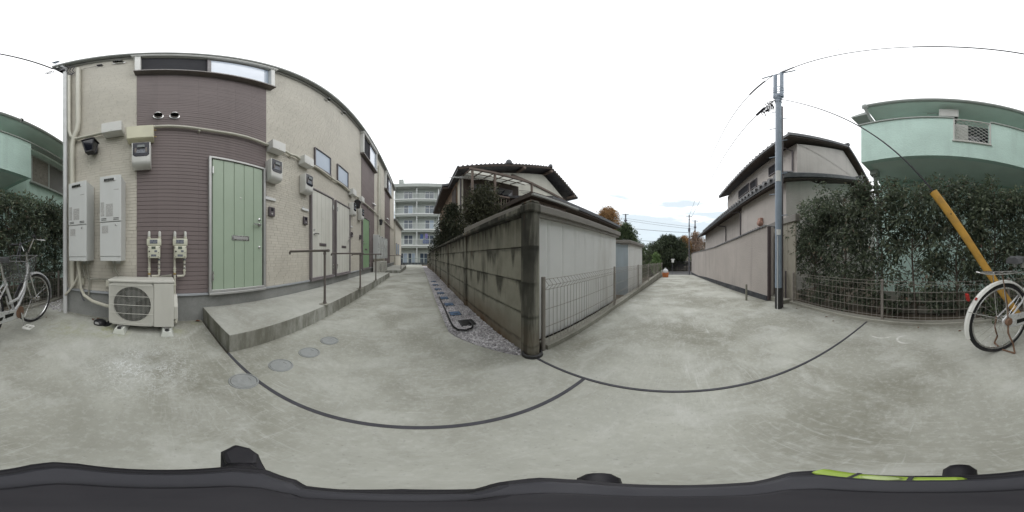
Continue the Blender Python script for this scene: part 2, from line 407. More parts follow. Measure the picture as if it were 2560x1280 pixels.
M['darkframe'] = simple('dark_frame', (.095, .082, .088), .45)
M['taupe_frame'] = simple('taupe_frame', (.19, .17, .175), .45)
M['steel'] = simple('stainless', (.55, .55, .54), .28, .06, 6, metal=.9)
M['brownsteel'] = simple('bronze_paint', (.150, .132, .122), .5, .15, 8, dirt=(.19, .15, .11), dirt_amt=.35)
M['black'] = simple('black_plastic', (.016, .016, .018), .42, .2, 10)
M['rubber'] = simple('tyre_rubber', (.022, .022, .024), .8, .25, 12, dirt=(.11, .10, .085), dirt_amt=.35)
M['heater'] = simple('heater_enamel', (.59, .605, .59), .4, .04, 3, dirt=(.36, .35, .31), dirt_amt=.22, streak=True, bmp=.05, bs=300)
M['heater_print'] = printmat('heater_notice', (.50, .50, .48), (.12, .12, .12))
M['darklabel'] = printmat('dark_label', (.045, .055, .08), (.45, .47, .5))
M['lcd'] = glass('lcd', (.11, .13, .10), .2)
M['register'] = simple('meter_register', (.20, .22, .22), .5)
M['meter'] = simple('meter_enamel', (.58, .58, .47), .42, .05, 4, dirt=(.35, .34, .26), dirt_amt=.3)
M['brass'] = simple('brass_valve', (.42, .30, .12), .4, .1, 20, metal=.7)
M['ac'] = simple('ac_enamel', (.56, .555, .505), .45, .05, 3, dirt=(.33, .32, .27), dirt_amt=.3, streak=True)
M['ac_dark'] = simple('fan_recess', (.022, .024, .022), .9, spec=.1)
M['fan'] = simple('fan_blade', (.062, .066, .062), .7)
M['block'] = simple('pale_foot_block', (.58, .60, .56), .6, .08, 8, dirt=(.33, .33, .22), dirt_amt=.4)
M['dark_glass'] = glass('dark_glass', (.012, .014, .022), .06)
M['meter_glass'] = glass('meter_window', (.012, .014, .024), .12, .3)
M['screen'] = simple('insect_screen', (.045, .045, .05), .85, .1, 4, spec=.08)
M['frost'] = simple('frosted_pane', (.36, .43, .52), .35, .05, 2)
M['curtain'] = simple('curtain_pane', (.70, .76, .86), .12, .08, 1.5)
M['mint'] = stucco('mint_stucco', (.66, .86, .785))
M['mint_trim'] = simple('grey_mint_trim', (.42, .45, .43), .5, .1, 3, dirt=(.2, .21, .19), dirt_amt=.4)
M['soffit_mint'] = simple('mint_soffit', (.74, .86, .80), .75, .08, 2)
M['plaster'] = stucco('beige_plaster', (.53, .49, .46))
M['plaster_low'] = stucco('pinkish_wall_plaster', (.46, .42, .395), .6)
M['cream_plaster'] = stucco('cream_plaster', (.62, .60, .52))
M['brown_plaster'] = stucco('brown_plaster', (.26, .19, .14))
M['tile'] = simple('grey_roof_tile', (.075, .077, .085), .5, .35, 6, dirt=(.17, .165, .15), dirt_amt=.4)
M['eave_tile'] = simple('weathered_eave_tile', (.14, .14, .145), .5, .45, 9, dirt=(.36, .35, .33), dirt_amt=.5, dscale=6)
M['darkwood'] = simple('dark_timber', (.050, .036, .028), .75, .3, 5, bmp=.2, bs=30)
M['wood_beam'] = simple('weathered_beam', (.15, .115, .095), .75, .2, 5)
def translucent(name, col):
    m, nt, b = newmat(name); b.inputs['Base Color'].default_value = (*col, 1); b.inputs['Roughness'].default_value = .4
    tl = N(nt, 'ShaderNodeBsdfTranslucent', {'Color': (*col, 1)}); ms = N(nt, 'ShaderNodeMixShader', {0: .75, 1: b.outputs[0], 2: tl.outputs[0]})
    nt.links.new(ms.outputs[0], nt.nodes['Material Output'].inputs[0]); return m
M['translucent'] = translucent('polycarbonate', (.80, .80, .76))
M['shed_white'] = simple('shed_white_steel', (.74, .75, .74), .5, .05, 3, dirt=(.42, .41, .37), dirt_amt=.6, streak=True, dscale=3.5)
M['shed_blue'] = simple('shed_blue_grey_steel', (.40, .46, .50), .5, .06, 3, dirt=(.22, .24, .25), dirt_amt=.4, streak=True)
M['shed_cap'] = simple('shed_roof_edge', (.235, .22, .20), .55, .1, 3)
M['wire'] = simple('bronze_wire', (.29, .265, .24), .5, .1, 10)
M['blackwire'] = simple('cable_sheath', (.03, .028, .04), .6)
M['greywire'] = simple('grey_wire', (.12, .12, .14), .6)
M['pole'] = simple('galvanised_pole', (.26, .315, .385), .5, .12, 6, dirt=(.18, .2, .22), dirt_amt=.4, streak=True)
M['dark_pole'] = simple('dark_base_sleeve', (.035, .035, .036), .6)
M['yellow'] = simple('yellow_guard', (.60, .34, .07), .5, .12, 6, dirt=(.30, .19, .08), dirt_amt=.55, dscale=9)
M['white'] = simple('white_label', (.66, .67, .66), .5)
M['blue_lid'] = simple('blue_lid', (.075, .135, .235), .55, .15, 10, dirt=(.15, .16, .18), dirt_amt=.4)
M['manhole'] = concrete('manhole_lid', (.315, .33, .328), (.24, .25, .245), (.39, .40, .395), False)
M['chrome'] = simple('chrome', (.62, .62, .62), .2, .05, 10, metal=1)
M['silver'] = simple('silver_paint', (.62, .63, .64), .32, .06, 8, metal=.35, dirt=(.26, .2, .15), dirt_amt=.3, dscale=9)
M['whitefender'] = simple('white_fender', (.66, .66, .63), .35, .05, 8, dirt=(.38, .34, .28), dirt_amt=.3)
M['rust'] = simple('rusty_steel', (.17, .10, .065), .7, .35, 20)
M['red'] = simple('red_reflector', (.36, .025, .02), .25, .1, 5)
M['basket'] = simple('basket_wire', (.17, .17, .17), .45)
M['saddle'] = simple('grey_saddle', (.075, .077, .08), .65, .12, 10, bmp=.2, bs=200)
M['bark'] = simple('bark', (.15, .125, .10), .9, .3, 14, bmp=.6, bs=50)
M['hedge'] = leafmat('photinia_leaf', [(0, (.070, .094, .066)), (.4, (.12, .15, .10)), (.8, (.18, .22, .145)), (.965, (.23, .26, .17)), (1, (.28, .17, .13))], .6, .40, .38)
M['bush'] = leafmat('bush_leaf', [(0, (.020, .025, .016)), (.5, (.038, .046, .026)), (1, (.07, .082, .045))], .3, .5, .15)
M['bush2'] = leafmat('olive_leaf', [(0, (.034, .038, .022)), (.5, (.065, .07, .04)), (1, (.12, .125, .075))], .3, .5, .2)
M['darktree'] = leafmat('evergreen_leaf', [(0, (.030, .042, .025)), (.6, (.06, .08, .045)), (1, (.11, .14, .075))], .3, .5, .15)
M['greentree'] = leafmat('green_leaf', [(0, (.04, .065, .03)), (.6, (.075, .11, .05)), (1, (.16, .2, .1))], .3, .5, .25)
M['lime'] = leafmat('pale_green_leaf', [(0, (.09, .16, .05)), (.6, (.17, .26, .1)), (1, (.3, .4, .19))], .3, .5, .3)
M['autumn'] = leafmat('autumn_leaf', [(0, (.22, .13, .065)), (.5, (.38, .22, .10)), (1, (.48, .33, .17))], .25, .6, .3)
M['autumn2'] = leafmat('faded_autumn_leaf', [(0, (.25, .18, .14)), (.5, (.38, .27, .2)), (1, (.46, .37, .29))], .25, .6, .3)
M['dryleaf'] = leafmat('dry_leaf', [(0, (.12, .05, .03)), (1, (.2, .09, .05))], .25, .6, .1)
M['blockwall'] = stucco('pale_block_wall', (.47, .50, .47))
M['blockback'] = simple('recessed_block_wall', (.43, .46, .43), .8)
M['slabwhite'] = simple('white_slab_edge', (.72, .74, .72), .6, .05, 1)
M['railglass'] = simple('pale_railing_panel', (.34, .40, .39), .3, .08, 1)
M['blockglass'] = glass('block_window_glass', (.06, .08, .11), .08)
M['blueclothes'] = simple('blue_cloth', (.045, .085, .22), .9)
M['purple'] = simple('violet_cloth', (.22, .19, .42), .9)
M['orange'] = simple('orange_plastic', (.50, .17, .06), .45)
M['bag'] = simple('white_bag', (.68, .69, .70), .4)
M['pinkbox'] = simple('pinkish_hood', (.42, .25, .20), .6)
M['base_stone'] = simple('dark_base_stone', (.05, .053, .06), .8, .35, 5, dirt=(.17, .17, .17), dirt_amt=.5, dscale=4)
M['tripod'] = simple('textured_black_polymer', (.020, .019, .023), .55, .06, 60, spec=.25)
M['tripod_soft'] = simple('grey_polymer_top', (.034, .034, .041), .5, .06, 60, spec=.3)
M['vial'] = glass('level_fluid', (.27, .38, .055), .2, .35)
M['bubble'] = glass('level_bubble', (.38, .46, .20), .15, .4)

# ------------------------------------------------------------------ ground and paving
def zg(x, y):
    return -.065 * min(max(x - 2.4, 0), 12.8) - .03 * min(max(y - 8, 0), 22)
def sheet(name, xs, ys, dz, mt, parent=None, keep=lambda x, y: True):
    mb = MB(); idx = {}
    def vid(x, y):
        if (x, y) not in idx: idx[(x, y)] = len(mb.v); mb.v.append((x, y, zg(x, y) + dz))
        return idx[(x, y)]
    for i in range(len(xs) - 1):
        for j in range(len(ys) - 1):
            if keep((xs[i] + xs[i + 1]) / 2, (ys[j] + ys[j + 1]) / 2):
                mb.f.append((vid(xs[i], ys[j]), vid(xs[i + 1], ys[j]), vid(xs[i + 1], ys[j + 1]), vid(xs[i], ys[j + 1])))
    return part(mb, name, mt, parent)
XS = [-400, -60, -20, -8, -2.2, -1.2, .31, .8, 2.4, 3, 4.5, 6, 8, 10, 12, 14.2, 15.2, 18.5, 22, 30, 60, 400]
YS = [-400, -60, -20, -8, -1.95, -1.75, -.5, .5, .95, 2, 4, 6, 8, 10, 13, 16, 20, 25, 30, 60, 400]
structure(sheet('ground', XS, YS, -.03, M['soil']))
pav = root('pavement', (0, 0, 0)); structure(pav)
JW = .011
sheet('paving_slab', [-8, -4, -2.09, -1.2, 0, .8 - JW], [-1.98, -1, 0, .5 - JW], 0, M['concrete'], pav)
def alley(x, y): return True
a = MB()
ey = [.5 + JW, 1.03]
gx = .31
# alley slab with the chamfered corner that gives way to the gravel strip
pts = [(-2.09, .5 + JW), (.8 - JW, .5 + JW), (.8 - JW, .99), (.70, 1.05), (.47, 1.40), (.36, 1.58), (gx, 1.72), (gx, 8), (-2.09, 8)]
a.add([(x, y, 0) for x, y in pts], [tuple(range(len(pts)))])
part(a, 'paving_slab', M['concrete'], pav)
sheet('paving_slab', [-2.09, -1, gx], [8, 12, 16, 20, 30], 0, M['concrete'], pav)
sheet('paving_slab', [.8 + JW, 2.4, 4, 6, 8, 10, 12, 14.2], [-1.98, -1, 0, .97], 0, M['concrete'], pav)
j = MB()
j.box(-1.2, .79, .5 - JW, .5 + JW, -.02, .003)
part(j, 'expansion_joint', M['joint'], pav)
j = MB()
j.box(.8 - JW * .8, .8 + JW * .8, -1.93, .9, -.02, .004)
part(j, 'expansion_joint', M['joint'], pav)
structure(sheet('road', [14.2, 16.2, 18.5], [-60, -20, -5, 0, 5, 20, 60], -.02, M['asphalt']))

# gravel strip
gv = MB()
def stone_pts(n, x0, x1, y0, y1, test=None):
    out = []
    while len(out) < n:
        x, y = rng.uniform(x0, x1), rng.uniform(y0, y1)
        if test is None or test(x, y): out.append((x, y))
    return out
def stones(name, P, zf, smin, smax, mt, kind=True):
    n = len(P); base = np.array([[1, 0, 0], [0, 1, 0], [-1, 0, 0], [0, -1, 0], [0, 0, 1.]], dtype=np.float32)
    V = np.repeat(base[None], n, 0) + nr.uniform(-.28, .28, (n, 5, 3)).astype(np.float32)
    s = nr.uniform(smin, smax, (n, 1, 1)); V = V * s * np.array([1, 1, .7])
    a_ = nr.uniform(0, 6.28, n); c, s_ = np.cos(a_), np.sin(a_)
    x = V[:, :, 0] * c[:, None] - V[:, :, 1] * s_[:, None]; y = V[:, :, 0] * s_[:, None] + V[:, :, 1] * c[:, None]
    V[:, :, 0] = x; V[:, :, 1] = y
    off = np.array([(px_, py_, zf(px_, py_)) for px_, py_ in P], dtype=np.float32)
    V = V + off[:, None, :]
    F = np.array([[0, 1, 4], [1, 2, 4], [2, 3, 4], [3, 0, 4]]); F = (F[None] + (np.arange(n) * 5)[:, None, None]).reshape(-1, 3)
    return np_obj(name, V.reshape(-1, 3), F, mt)
def in_gravel(x, y):
    if y < 1.72:
        t = [(.74, 1.02), (.47, 1.42), (.36, 1.60), (gx, 1.72)]
        for (xa, ya), (xb, yb) in zip(t, t[1:]):
            if ya <= y <= yb: return x > xa + (xb - xa) * (y - ya) / (yb - ya) + .012
        return False
    return True
P = stone_pts(5200, gx + .005, .80, 1.02, 3.2, in_gravel) + stone_pts(4200, gx + .005, .80, 3.2, 8.5) + stone_pts(2500, gx + .005, .80, 8.5, 16)
stones('gravel', P, lambda x, y: zg(x, y) - .012 + rng.uniform(0, .008), .008, .017, M['gravel'])
gb = MB(); gb.add([(gx, 1.0, -.016), (.85, 1.0, -.016), (.85, 8, -.016), (gx, 8, -.016), (gx, 20, -.376), (.85, 20, -.376)], [(0, 1, 2, 3), (3, 2, 5, 4)])
o = part(gb, 'gravel_bed', M['gravel']); o['kind'] = 'stuff'
P = stone_pts(900, -3.6, -2.0, -1.93, -1.46) + stone_pts(700, .95, 2.6, .965, 1.085)
stones('gravel', P, lambda x, y: -.004 + rng.uniform(0, .006), .008, .018, M['gravel'])

# cleanout covers
for i, (x, y, lb) in enumerate([(-.805, .43, 'round grey drain cover cut by the expansion joint, nearest the camera'), (-.835, .73, 'largest full round drain cover just past the joint'), (-.82, 1.02, 'middle round drain cover beside the platform'), (-.81, 1.31, 'farthest and smallest round drain cover in the row')]):
    r_ = root('drain_cover', (x, y, 0), lb, 'drain cover', 'round drain covers in the alley floor')
    part(MB().lathe([(.0, .005), (.072, .005), (.0745, .002)], ZI((x, y, 0)), 28), 'lid', M['manhole'], r_, smooth=True)
    part(MB().lathe([(.077, .002), (.078, .005), (.085, .005), (.087, .001)], ZI((x, y, 0)), 28), 'rim', M['manhole'], r_)
    part(MB().bar((x - .018, y + .04, .0055), (x + .018, y + .04, .0055), .004, .002), 'grip_slot', M['plinth'], r_)

# inspection boxes in the gravel
for i, (x, y) in enumerate([(.585, 1.95), (.515, 2.33), (.515, 2.83), (.50, 3.30), (.49, 3.77), (.48, 4.24), (.48, 4.9), (.48, 5.55)]):
    lb = ['open dark inspection box at the near end of the gravel, hose leading in', 'bright blue inspection lid nearest the dark open box', 'second blue inspection lid in the gravel past the nearest blue one', 'third blue inspection lid along the gravel strip', 'fourth blue inspection lid along the gravel strip', 'fifth blue inspection lid along the gravel strip', 'next to last small blue lid along the gravel', 'farthest blue lid in the gravel strip'][i]
    r_ = root('inspection_box', (x, y, 0), lb, 'inspection box', 'inspection boxes in the gravel strip')
    mt = M['black'] if i == 0 else M['blue_lid']
    w = .085 if i == 0 else .075
    part(MB().box(x - w - .012, x + w + .012, y - w - .012, y + w + .012, -.02, .004), 'rim', M['dark_pole'], r_, .004)
    part(MB().box(x - w, x + w, y - w, y + w, -.01, .011), 'lid', mt, r_, .006, 2)
    part(MB().bar((x - .03, y - w * .55, .013), (x + .03, y - w * .55, .013), .012, .006), 'handle', M['dark_pole'], r_)
hp = [(.60, 1.93, .03), (.62, 1.82, .02), (.575, 1.735, .015), (.50, 1.70, .015), (.42, 1.73, .015), (.385, 1.83, .015), (.385, 2.0, .014), (.39, 2.2, .012), (.40, 2.5, .01), (.405, 2.9, .01), (.41, 3.4, .008)]
tag(part(MB().tube(hp, .011, 8), 'hose', M['black'], smooth=True), 'black hose curling out of the dark box onto gravel', 'hose')

# ------------------------------------------------------------------ apartment building
W = -2.06
APT = root('apartment_building', (-4, 5, 0), 'two storey terrace with beige brick siding, brown panels and coloured doors', 'building')
part(MB().box(-9, W - .012, -1.44, 13, .36, 6.5), 'wall', M['beige_back'], APT)
part(MB().box(-9, W - .02, -1.43, 13, -.7, .36), 'plinth', M['plinth'], APT)
part(MB().box(W - .02, W + .016, -1.445, 13, .362, .392), 'drip_flashing', M['flash'], APT, .003)
part(MB().box(W - .014, W + .008, -1.45, -1.425, .392, 6.5), 'corner_trim', M['beige'], APT)

def boxes_mesh(Bx):      # Bx rows: x0,x1,y0,y1,z0,z1 -> front, top, bottom, two sides
    B = np.asarray(Bx, dtype=np.float32); n = len(B)
    x0, x1, y0, y1, z0, z1 = B.T
    V = np.stack([np.stack(c, 1) for c in ((x0, y0, z0), (x0, y1, z0), (x0, y1, z1), (x0, y0, z1), (x1, y0, z0), (x1, y1, z0), (x1, y1, z1), (x1, y0, z1))], 1)
    F = np.array([[4, 5, 6, 7], [0, 1, 5, 4], [1, 2, 6, 5], [2, 3, 7, 6], [3, 0, 4, 7]])
    return V.reshape(-1, 3), (F[None] + (np.arange(n) * 8)[:, None, None]).reshape(-1, 4)
def brick_area(y0, y1, z0, z1, pitch, blen, gap):
    out = []; k = 0; z = z0
    while z + pitch <= z1 + 1e-6:
        y = y0 - rng.uniform(0, blen)
        while y < y1:
            l = blen * rng.choice((.75, 1, 1, 1.35))
            a_, b_ = max(y, y0), min(y + l - gap, y1)
            if b_ - a_ > .01: out.append((W - .012, W - .0075 + rng.uniform(-.0004, .0004), a_, b_, z, z + pitch - gap))
            y += l
        z += pitch
    return out
bl = []
bl += brick_area(-1.425, -.345, .395, 6.5, .0455, .15, .0042)
bl += brick_area(1.505, 5.52, .395, 6.5, .0455, .15, .0042)
bl += brick_area(7.2, 9.5, .395, 6.5, .0455, .6, .0042)
bl += brick_area(11.2, 13, .395, 6.5, .0455, .6, .0042)
V, F = boxes_mesh(bl); np_obj('brick_siding', V, F, M['beige'], APT)
# brown board panels: backing plate plus courses
for (y0, y1, near) in ((-.34, 1.50, True), (5.525, 7.195, False), (9.505, 11.195, False)):
    part(MB().box(W - .011, W - .004, y0, y1, .393, 5.2), 'panel_backing', M['brown_back'], APT)
    pitch = .0577; n = int((5.2 - .395) / pitch); segs = 7 if near else 4; wseg = (y1 - y0) / segs
    rows = []
    for k in range(n if not near else 1):
        z = .395 + k * pitch
        for q in range(segs): rows.append((W - .006, W + .002, y0 + q * wseg, y0 + (q + 1) * wseg - .0009, z, z + pitch - .0058))
    V, F = boxes_mesh(rows)
    first = np_obj('siding_board', V, F, M['brown'], APT, stuff=not near)
    if near:
        for k in range(1, n):
            c = first.copy(); COL.objects.link(c); c.parent = APT; c.location = Vector(first.location) + Vector((rng.uniform(-.0012, .0012), 0, k * pitch))
# roof and gutter
rf = part(MB().hexa([(-9.2, -1.6), (-1.95, -1.6), (-1.95, 13.1), (-9.2, 13.1)], [6.55] * 4, [7.4, 6.60, 6.60, 7.4]), 'roof', M['roof_metal'], APT)
part(MB().box(-2.07, -2.005, -1.5, 13.05, 6.44, 6.50), 'fascia', M['alu'], APT, .004)
gu = MB().prism([(-2.005, 6.50), (-1.98, 6.475), (-1.93, 6.470), (-1.895, 6.495), (-1.885, 6.545), (-1.885, 6.57), (-2.005, 6.57)], lambda u, v, t: (u, t, v), -1.55, 13.1)
part(gu, 'gutter', M['gutter'], APT, smooth=True)

def high_window(y0, y1, z0=5.16, z1=6.40, near=True):
    xf = -1.935
    f = part(MB().box(W - .01, xf, y0, y0 + .075, z0, z1 - .101), 'window', M['whitepaint'], APT, .006)
    part(MB().box(W - .01, xf, y1 - .075, y1, z0, z1 - .101), 'jamb', M['whitepaint'], f, .006)
    part(MB().box(W - .01, xf + .02, y0 - .03, y1 + .03, z1 - .10, z1 - .055), 'head_rail', M['whitepaint'], f, .006)
    part(MB().box(W - .01, xf + .035, y0 - .04, y1 + .04, z1 - .052, z1), 'head_rail', M['whitepaint'], f, .006)
    part(MB().hexa([(W - .01, y0 - .012), (xf + .02, y0 - .012), (xf + .02, y1 + .012), (W - .01, y1 + .012)], [z0 - .09] * 4, [z0 + .01, z0 - .03, z0 - .03, z0 + .01]), 'sill', M['brownsteel'], f, .004)
    ym = (y0 + y1) / 2 - .07
    part(MB().box(W - .008, W + .045, y0 + .076, ym, z0 + .03, z1 - .11), 'pane', M['screen'], f)
    part(MB().box(W - .008, W + .060, ym + .05, y1 - .16, z0 + .03, z1 - .16), 'pane', M['curtain'], f)
    part(MB().box(W - .008, W + .052, y1 - .157, y1 - .077, z0 + .03, z1 - .11), 'pane', M['frost'], f)
    for bx in ((W - .008, W + .085, ym, ym + .05, z0 + .031, z1 - .101), (W - .008, W + .07, y0 + .075, y1 - .075, z0 + .008, z0 + .03), (W - .008, W + .066, ym + .051, y1 - .16, z1 - .159, z1 - .101)):
        part(MB().box(*bx), 'sash', M['darkframe'], f, .003)
high_window(-.35, 1.58); high_window(5.42, 7.28); high_window(9.4, 11.25)
for (y0, y1, z0, z1) in ((2.72, 3.37, 2.99, 3.575), (3.70, 4.36, 2.99, 3.575)):
    t = .03
    f = part(frame_ring('x', y0, y1, z0, z1, t, W - .01, W + .035), 'window', M['darkframe'], APT, .003)
    part(MB().box(W - .01, W + .045, y0 - .01, y1 + .01, z0 - .022, z0 - .001), 'sill', M['darkframe'], f, .003)
    part(MB().box(W - .009, W + .012, y0 + t, y1 - t, z0 + t, z1 - t), 'pane', M['frost'], f)

def door(y0, y1, mt, handle, label, slot='steel'):
    z0, z1 = .40, 2.36; X = W
    d = part(MB().box(X - .01, X + .012, y0 + .05, y1 - .05, z0 + .02, z1 - .04), 'door', mt, APT, label=label)
    fmt = M['alu'] if slot == 'steel' else M['taupe_frame']
    part(frame_ring('x', y0, y1, z0 - .001, z1, .036, X - .01, X + .055), 'door_frame', fmt, d, .004)
    part(MB().box(X - .01, X + .066, y0, y1, z0 - .035, z0 - .002), 'threshold', fmt, d, .004)
    n = 5; ya, yb = y0 + .052, y1 - .052; w = (yb - ya) / n
    for k in range(n):
        part(MB().box(X + .012, X + .036, ya + k * w + .0018, ya + (k + 1) * w - .0018, z0 + .015, z1 - .045), 'plank', mt, d, .0045)
    yc = (ya + yb) / 2 + (.02 if handle > 0 else -.02); zs = 1.13
    s = MB(); s.box(X + .036, X + .043, yc - .135, yc + .135, zs - .034, zs + .034)
    part(s, 'mail_slot', M['steel'] if slot == 'steel' else M['brownsteel'], d, .002)
    part(MB().box(X + .0432, X + .048, yc - .112, yc + .112, zs - .019, zs + .019), 'slot_flap', M['alu'] if slot == 'steel' else M['darkframe'], d, .002)
    yh = y1 - .11 if handle > 0 else y0 + .11; sg = -1 if handle > 0 else 1
    h = MB(); h.lathe([(.024, .036), (.024, .045), (.012, .05), (.012, .082)], XI((X, yh, 1.345)), 14); h.bar((X + .08, yh - sg * .005, 1.345), (X + .08, yh + sg * .115, 1.345), .014, .02)
    h.disc(XI((X, yh, 1.345)), .012, .082, 12)
    part(h, 'handle', M['steel'], d, smooth=True)
    for zz, rr in ((1.43, .021), (1.01, .019)):
        part(MB().lathe([(rr, .036), (rr, .046), (rr * .5, .052), (0.001, .053)], XI((X, yh, zz)), 14), 'lock', M['steel'], d, smooth=True)
    part(MB().lathe([(.009, .036), (.009, .041), (.001, .042)], XI((X, yc, 1.72)), 10), 'peephole', M['steel'], d)
    yi = y0 + .05 if handle > 0 else y1 - .05
    for zz in (.62, 2.1):
        part(MB().tube([(X + .064, yi, zz - .06), (X + .064, yi, zz + .06)], .010, 8), 'hinge', M['steel'], d)
door(.575, 1.455, M['green_door'], 1, 'sage green planked door nearest the camera')
door(2.57, 3.47, M['cream_door'], -1, 'cream planked door on the left of the middle pair', 'dark')
door(3.58, 4.46, M['cream_door'], 1, 'cream planked door on the right of the middle pair', 'dark')
door(5.53, 6.36, M['green_door2'], -1, 'far leaf green planked door', 'dark')

# vents on the wall
for (y, z, r_) in ((-.066, 3.247, .055), (.137, 3.25, .055), (-.575, 6.13, .075), (3.2, 6.28, .07), (4.0, 6.28, .07), (6.9, 3.25, .055), (7.12, 3.25, .055), (10.0, 3.25, .055), (10.25, 3.25, .055)):
    v = MB().lathe([(r_ * 1.22, .0), (r_ * 1.22, .012), (r_, .016), (r_ * .98, .05)], XI((W + .004, y, z)), 20)
    pts = []
    hd = MB()   # hood: upper half dome
    prof = [(r_ * 1.0, .05), (r_ * .92, .075), (r_ * .7, .094), (r_ * .35, .105), (.002, .108)]
    hd.lathe(prof, XI((W + .004, y, z)), 14, 0, math.pi)
    vo = part(v, 'vent', M['steel'], APT, smooth=True)
    part(hd, 'hood', M['steel'], vo, smooth=True)
    part(MB().disc(XI((W + .008, y, z)), r_ * .96, .035, 18), 'opening', M['ac_dark'], vo)

# pipes on the wall (parts of the building)
part(MB().tube([(W + .06, -1.38, 0), (W + .06, -1.38, 6.32), (W + .08, -1.39, 6.42), (W + .11, -1.40, 6.48)], .034, 12), 'downpipe', M['pipe_cool'], APT, smooth=True)
cl = MB()
for z in (.45, 1.15, 1.95, 2.9, 3.9, 4.9, 5.9): cl.lathe([(.036, -.012), (.0375, 0), (.036, .012)], ZI((W + .06, -1.38, z)), 12)
part(cl, 'pipe_collar', M['pipe_cool'], APT, smooth=True, stuff=True)
part(MB().tube([(W + .045, -1.318, 5.68), (W + .045, -1.318, 3.2), (W + .045, -1.29, 3.04), (W + .045, -1.20, 2.93), (W + .045, -.95, 2.91), (W + .045, -.80, 2.92)], .028, 10), 'conduit', M['pipe'], APT, smooth=True)
part(MB().tube([(W + .05, -1.16, 6.1), (W + .05, -1.16, 3.35), (W + .05, -1.18, 3.16), (W + .05, -1.235, 2.98), (W + .05, -1.262, 2.8), (W + .05, -1.262, .52), (W + .05, -1.25, .44)], .038, 10), 'conduit', M['pipe'], APT, smooth=True)
cl = MB()
for z in (3.4, 4.2, 5.0, 5.55): cl.lathe([(.029, -.01), (.031, 0), (.029, .01)], ZI((W + .045, -1.318, z)), 10)
for z in (1.9, 2.6, 4.6): cl.lathe([(.039, -.01), (.041, 0), (.039, .01)], ZI((W + .05, -1.262 if z < 3 else -1.16, z)), 10)
part(cl, 'pipe_collar', M['pipe'], APT, smooth=True, stuff=True)
cz = 2.925
for ya, yb in ((-.13, 1.5), (1.76, 2.24), (2.5, 4.40), (4.66, 5.15), (5.4, 12.6)):
    pts = [(W + .045, ya + (yb - ya) * i / 8, cz + .015 * math.sin(i * 1.3) * (yb - ya < 2)) for i in range(9)]
    part(MB().tube(pts, .028, 10), 'conduit', M['pipe'], APT, smooth=True)
cl = MB()
for y in (.45, 2.0, 3.4, 6.3, 8.0, 9.6): cl.box(W, W + .05, y - .012, y + .012, cz - .06, cz - .02)
part(cl, 'pipe_clip', M['pipe'], APT, stuff=True)
for y in (8.02, 8.2, 7.86):
    part(MB().tube([(W + .05, y, 1.9), (W + .05, y, 5.9)], .035, 8), 'conduit', M['pipe'], APT, smooth=True)

# junction boxes
def jbox(y0, y1, z0, z1, xf, mt, label, seam=False):
    r_ = root('junction_box', (W, (y0 + y1) / 2, z0), label, 'junction box', 'cable boxes on the apartment wall')
    part(MB().hexa([(W + .004, y0 + .0), (xf, y0), (xf, y1), (W + .004, y1)], [z0] * 4, [z1] * 4), 'cover', mt, r_, .008, 2)
    if seam:
        part(MB().box(xf - .02, xf + .004, y0 + .006, y1 - .006, z0 + .006, z0 + (z1 - z0) * .36), 'lower_cover', mt, r_, .003)
        for z in (z0 + .05, z0 + .2):
            part(MB().lathe([(.008, 0), (.008, .03), (.001, .032)], YI((xf - .05, y1, z)), 8), 'screw', M['brass'], r_)
    else:
        part(MB().lathe([(.006, 0), (.006, .004), (.001, .005)], XI((xf, (y0 + y1) / 2, z0 + .03)), 8), 'screw', M['alu'], r_)
    return r_
jbox(-.765, -.50, 2.80, 3.035, -1.895, M['whitepaint'], 'white cable box left of the cream one, above the black lantern')
jbox(-.446, -.117, 2.592, 2.872, -1.91, M['cream'], 'yellowish cream breaker box with two screws above the left electric meter', True)
jbox(1.505, 1.765, 2.785, 3.0, -1.895, M['whitepaint'], 'white cable box at the edge of the brown panel')
jbox(2.23, 2.505, 2.78, 2.99, -1.895, M['whitepaint'], 'white cable box beside the first frosted window')
jbox(4.40, 4.66, 2.80, 3.0, -1.895, M['whitepaint'], 'small far white cable box beneath the second frosted window')
jbox(5.15, 5.40, 2.80, 3.0, -1.895, M['whitepaint'], 'farthest white cable box above the far green door')

# electricity meters
def emeter(y0, z0, label):
    w, h = .225, .41; y1 = y0 + w; z1 = z0 + h; xf = -1.90
    r_ = root('electricity_meter', (W, y0 + w / 2, z0), label, 'electricity meter', 'electricity meters along the apartment wall')
    prof = [(W + .004, z1), (xf, z1), (xf, z0 + .075), (xf - .005, z0 + .04), (xf - .03, z0 + .012), (xf - .06, z0), (W + .004, z0 + .0)]
    part(MB().prism(prof, lambda u, v, t: (u, t, v), y0, y1), 'case', M['whitepaint'], r_, .008, 2, True)
    zb, zt = z0 + .145, z1 - .008
    poly = [(y0 + .014, zt), (y0 + .014, zb + .03), (y0 + .045, zb), (y1 - .045, zb), (y1 - .014, zb + .03), (y1 - .014, zt)]
    part(MB().prism(poly, lambda u, v, t: (t, u, v), xf - .01, xf + .006), 'window', M['meter_glass'], r_, .004)
    ym = y0 + w / 2
    part(MB().box(xf + .006, xf + .022, ym - .045, ym + .045, z1 - .115, z1 - .065), 'register', M['register'], r_, .004)
    for dy in (-.063, .063):
        part(MB().box(xf + .006, xf + .014, ym + dy - .011, ym + dy + .011, z1 - .20, z1 - .12), 'terminal', M['brownsteel'], r_)
    part(MB().box(xf + .006, xf + .010, ym - .07, ym + .07, z1 - .215, z1 - .150), 'base_plate', M['darklabel'], r_)
    return r_
e0 = emeter(-.378, 2.082, 'electric meter directly below the cream breaker box')
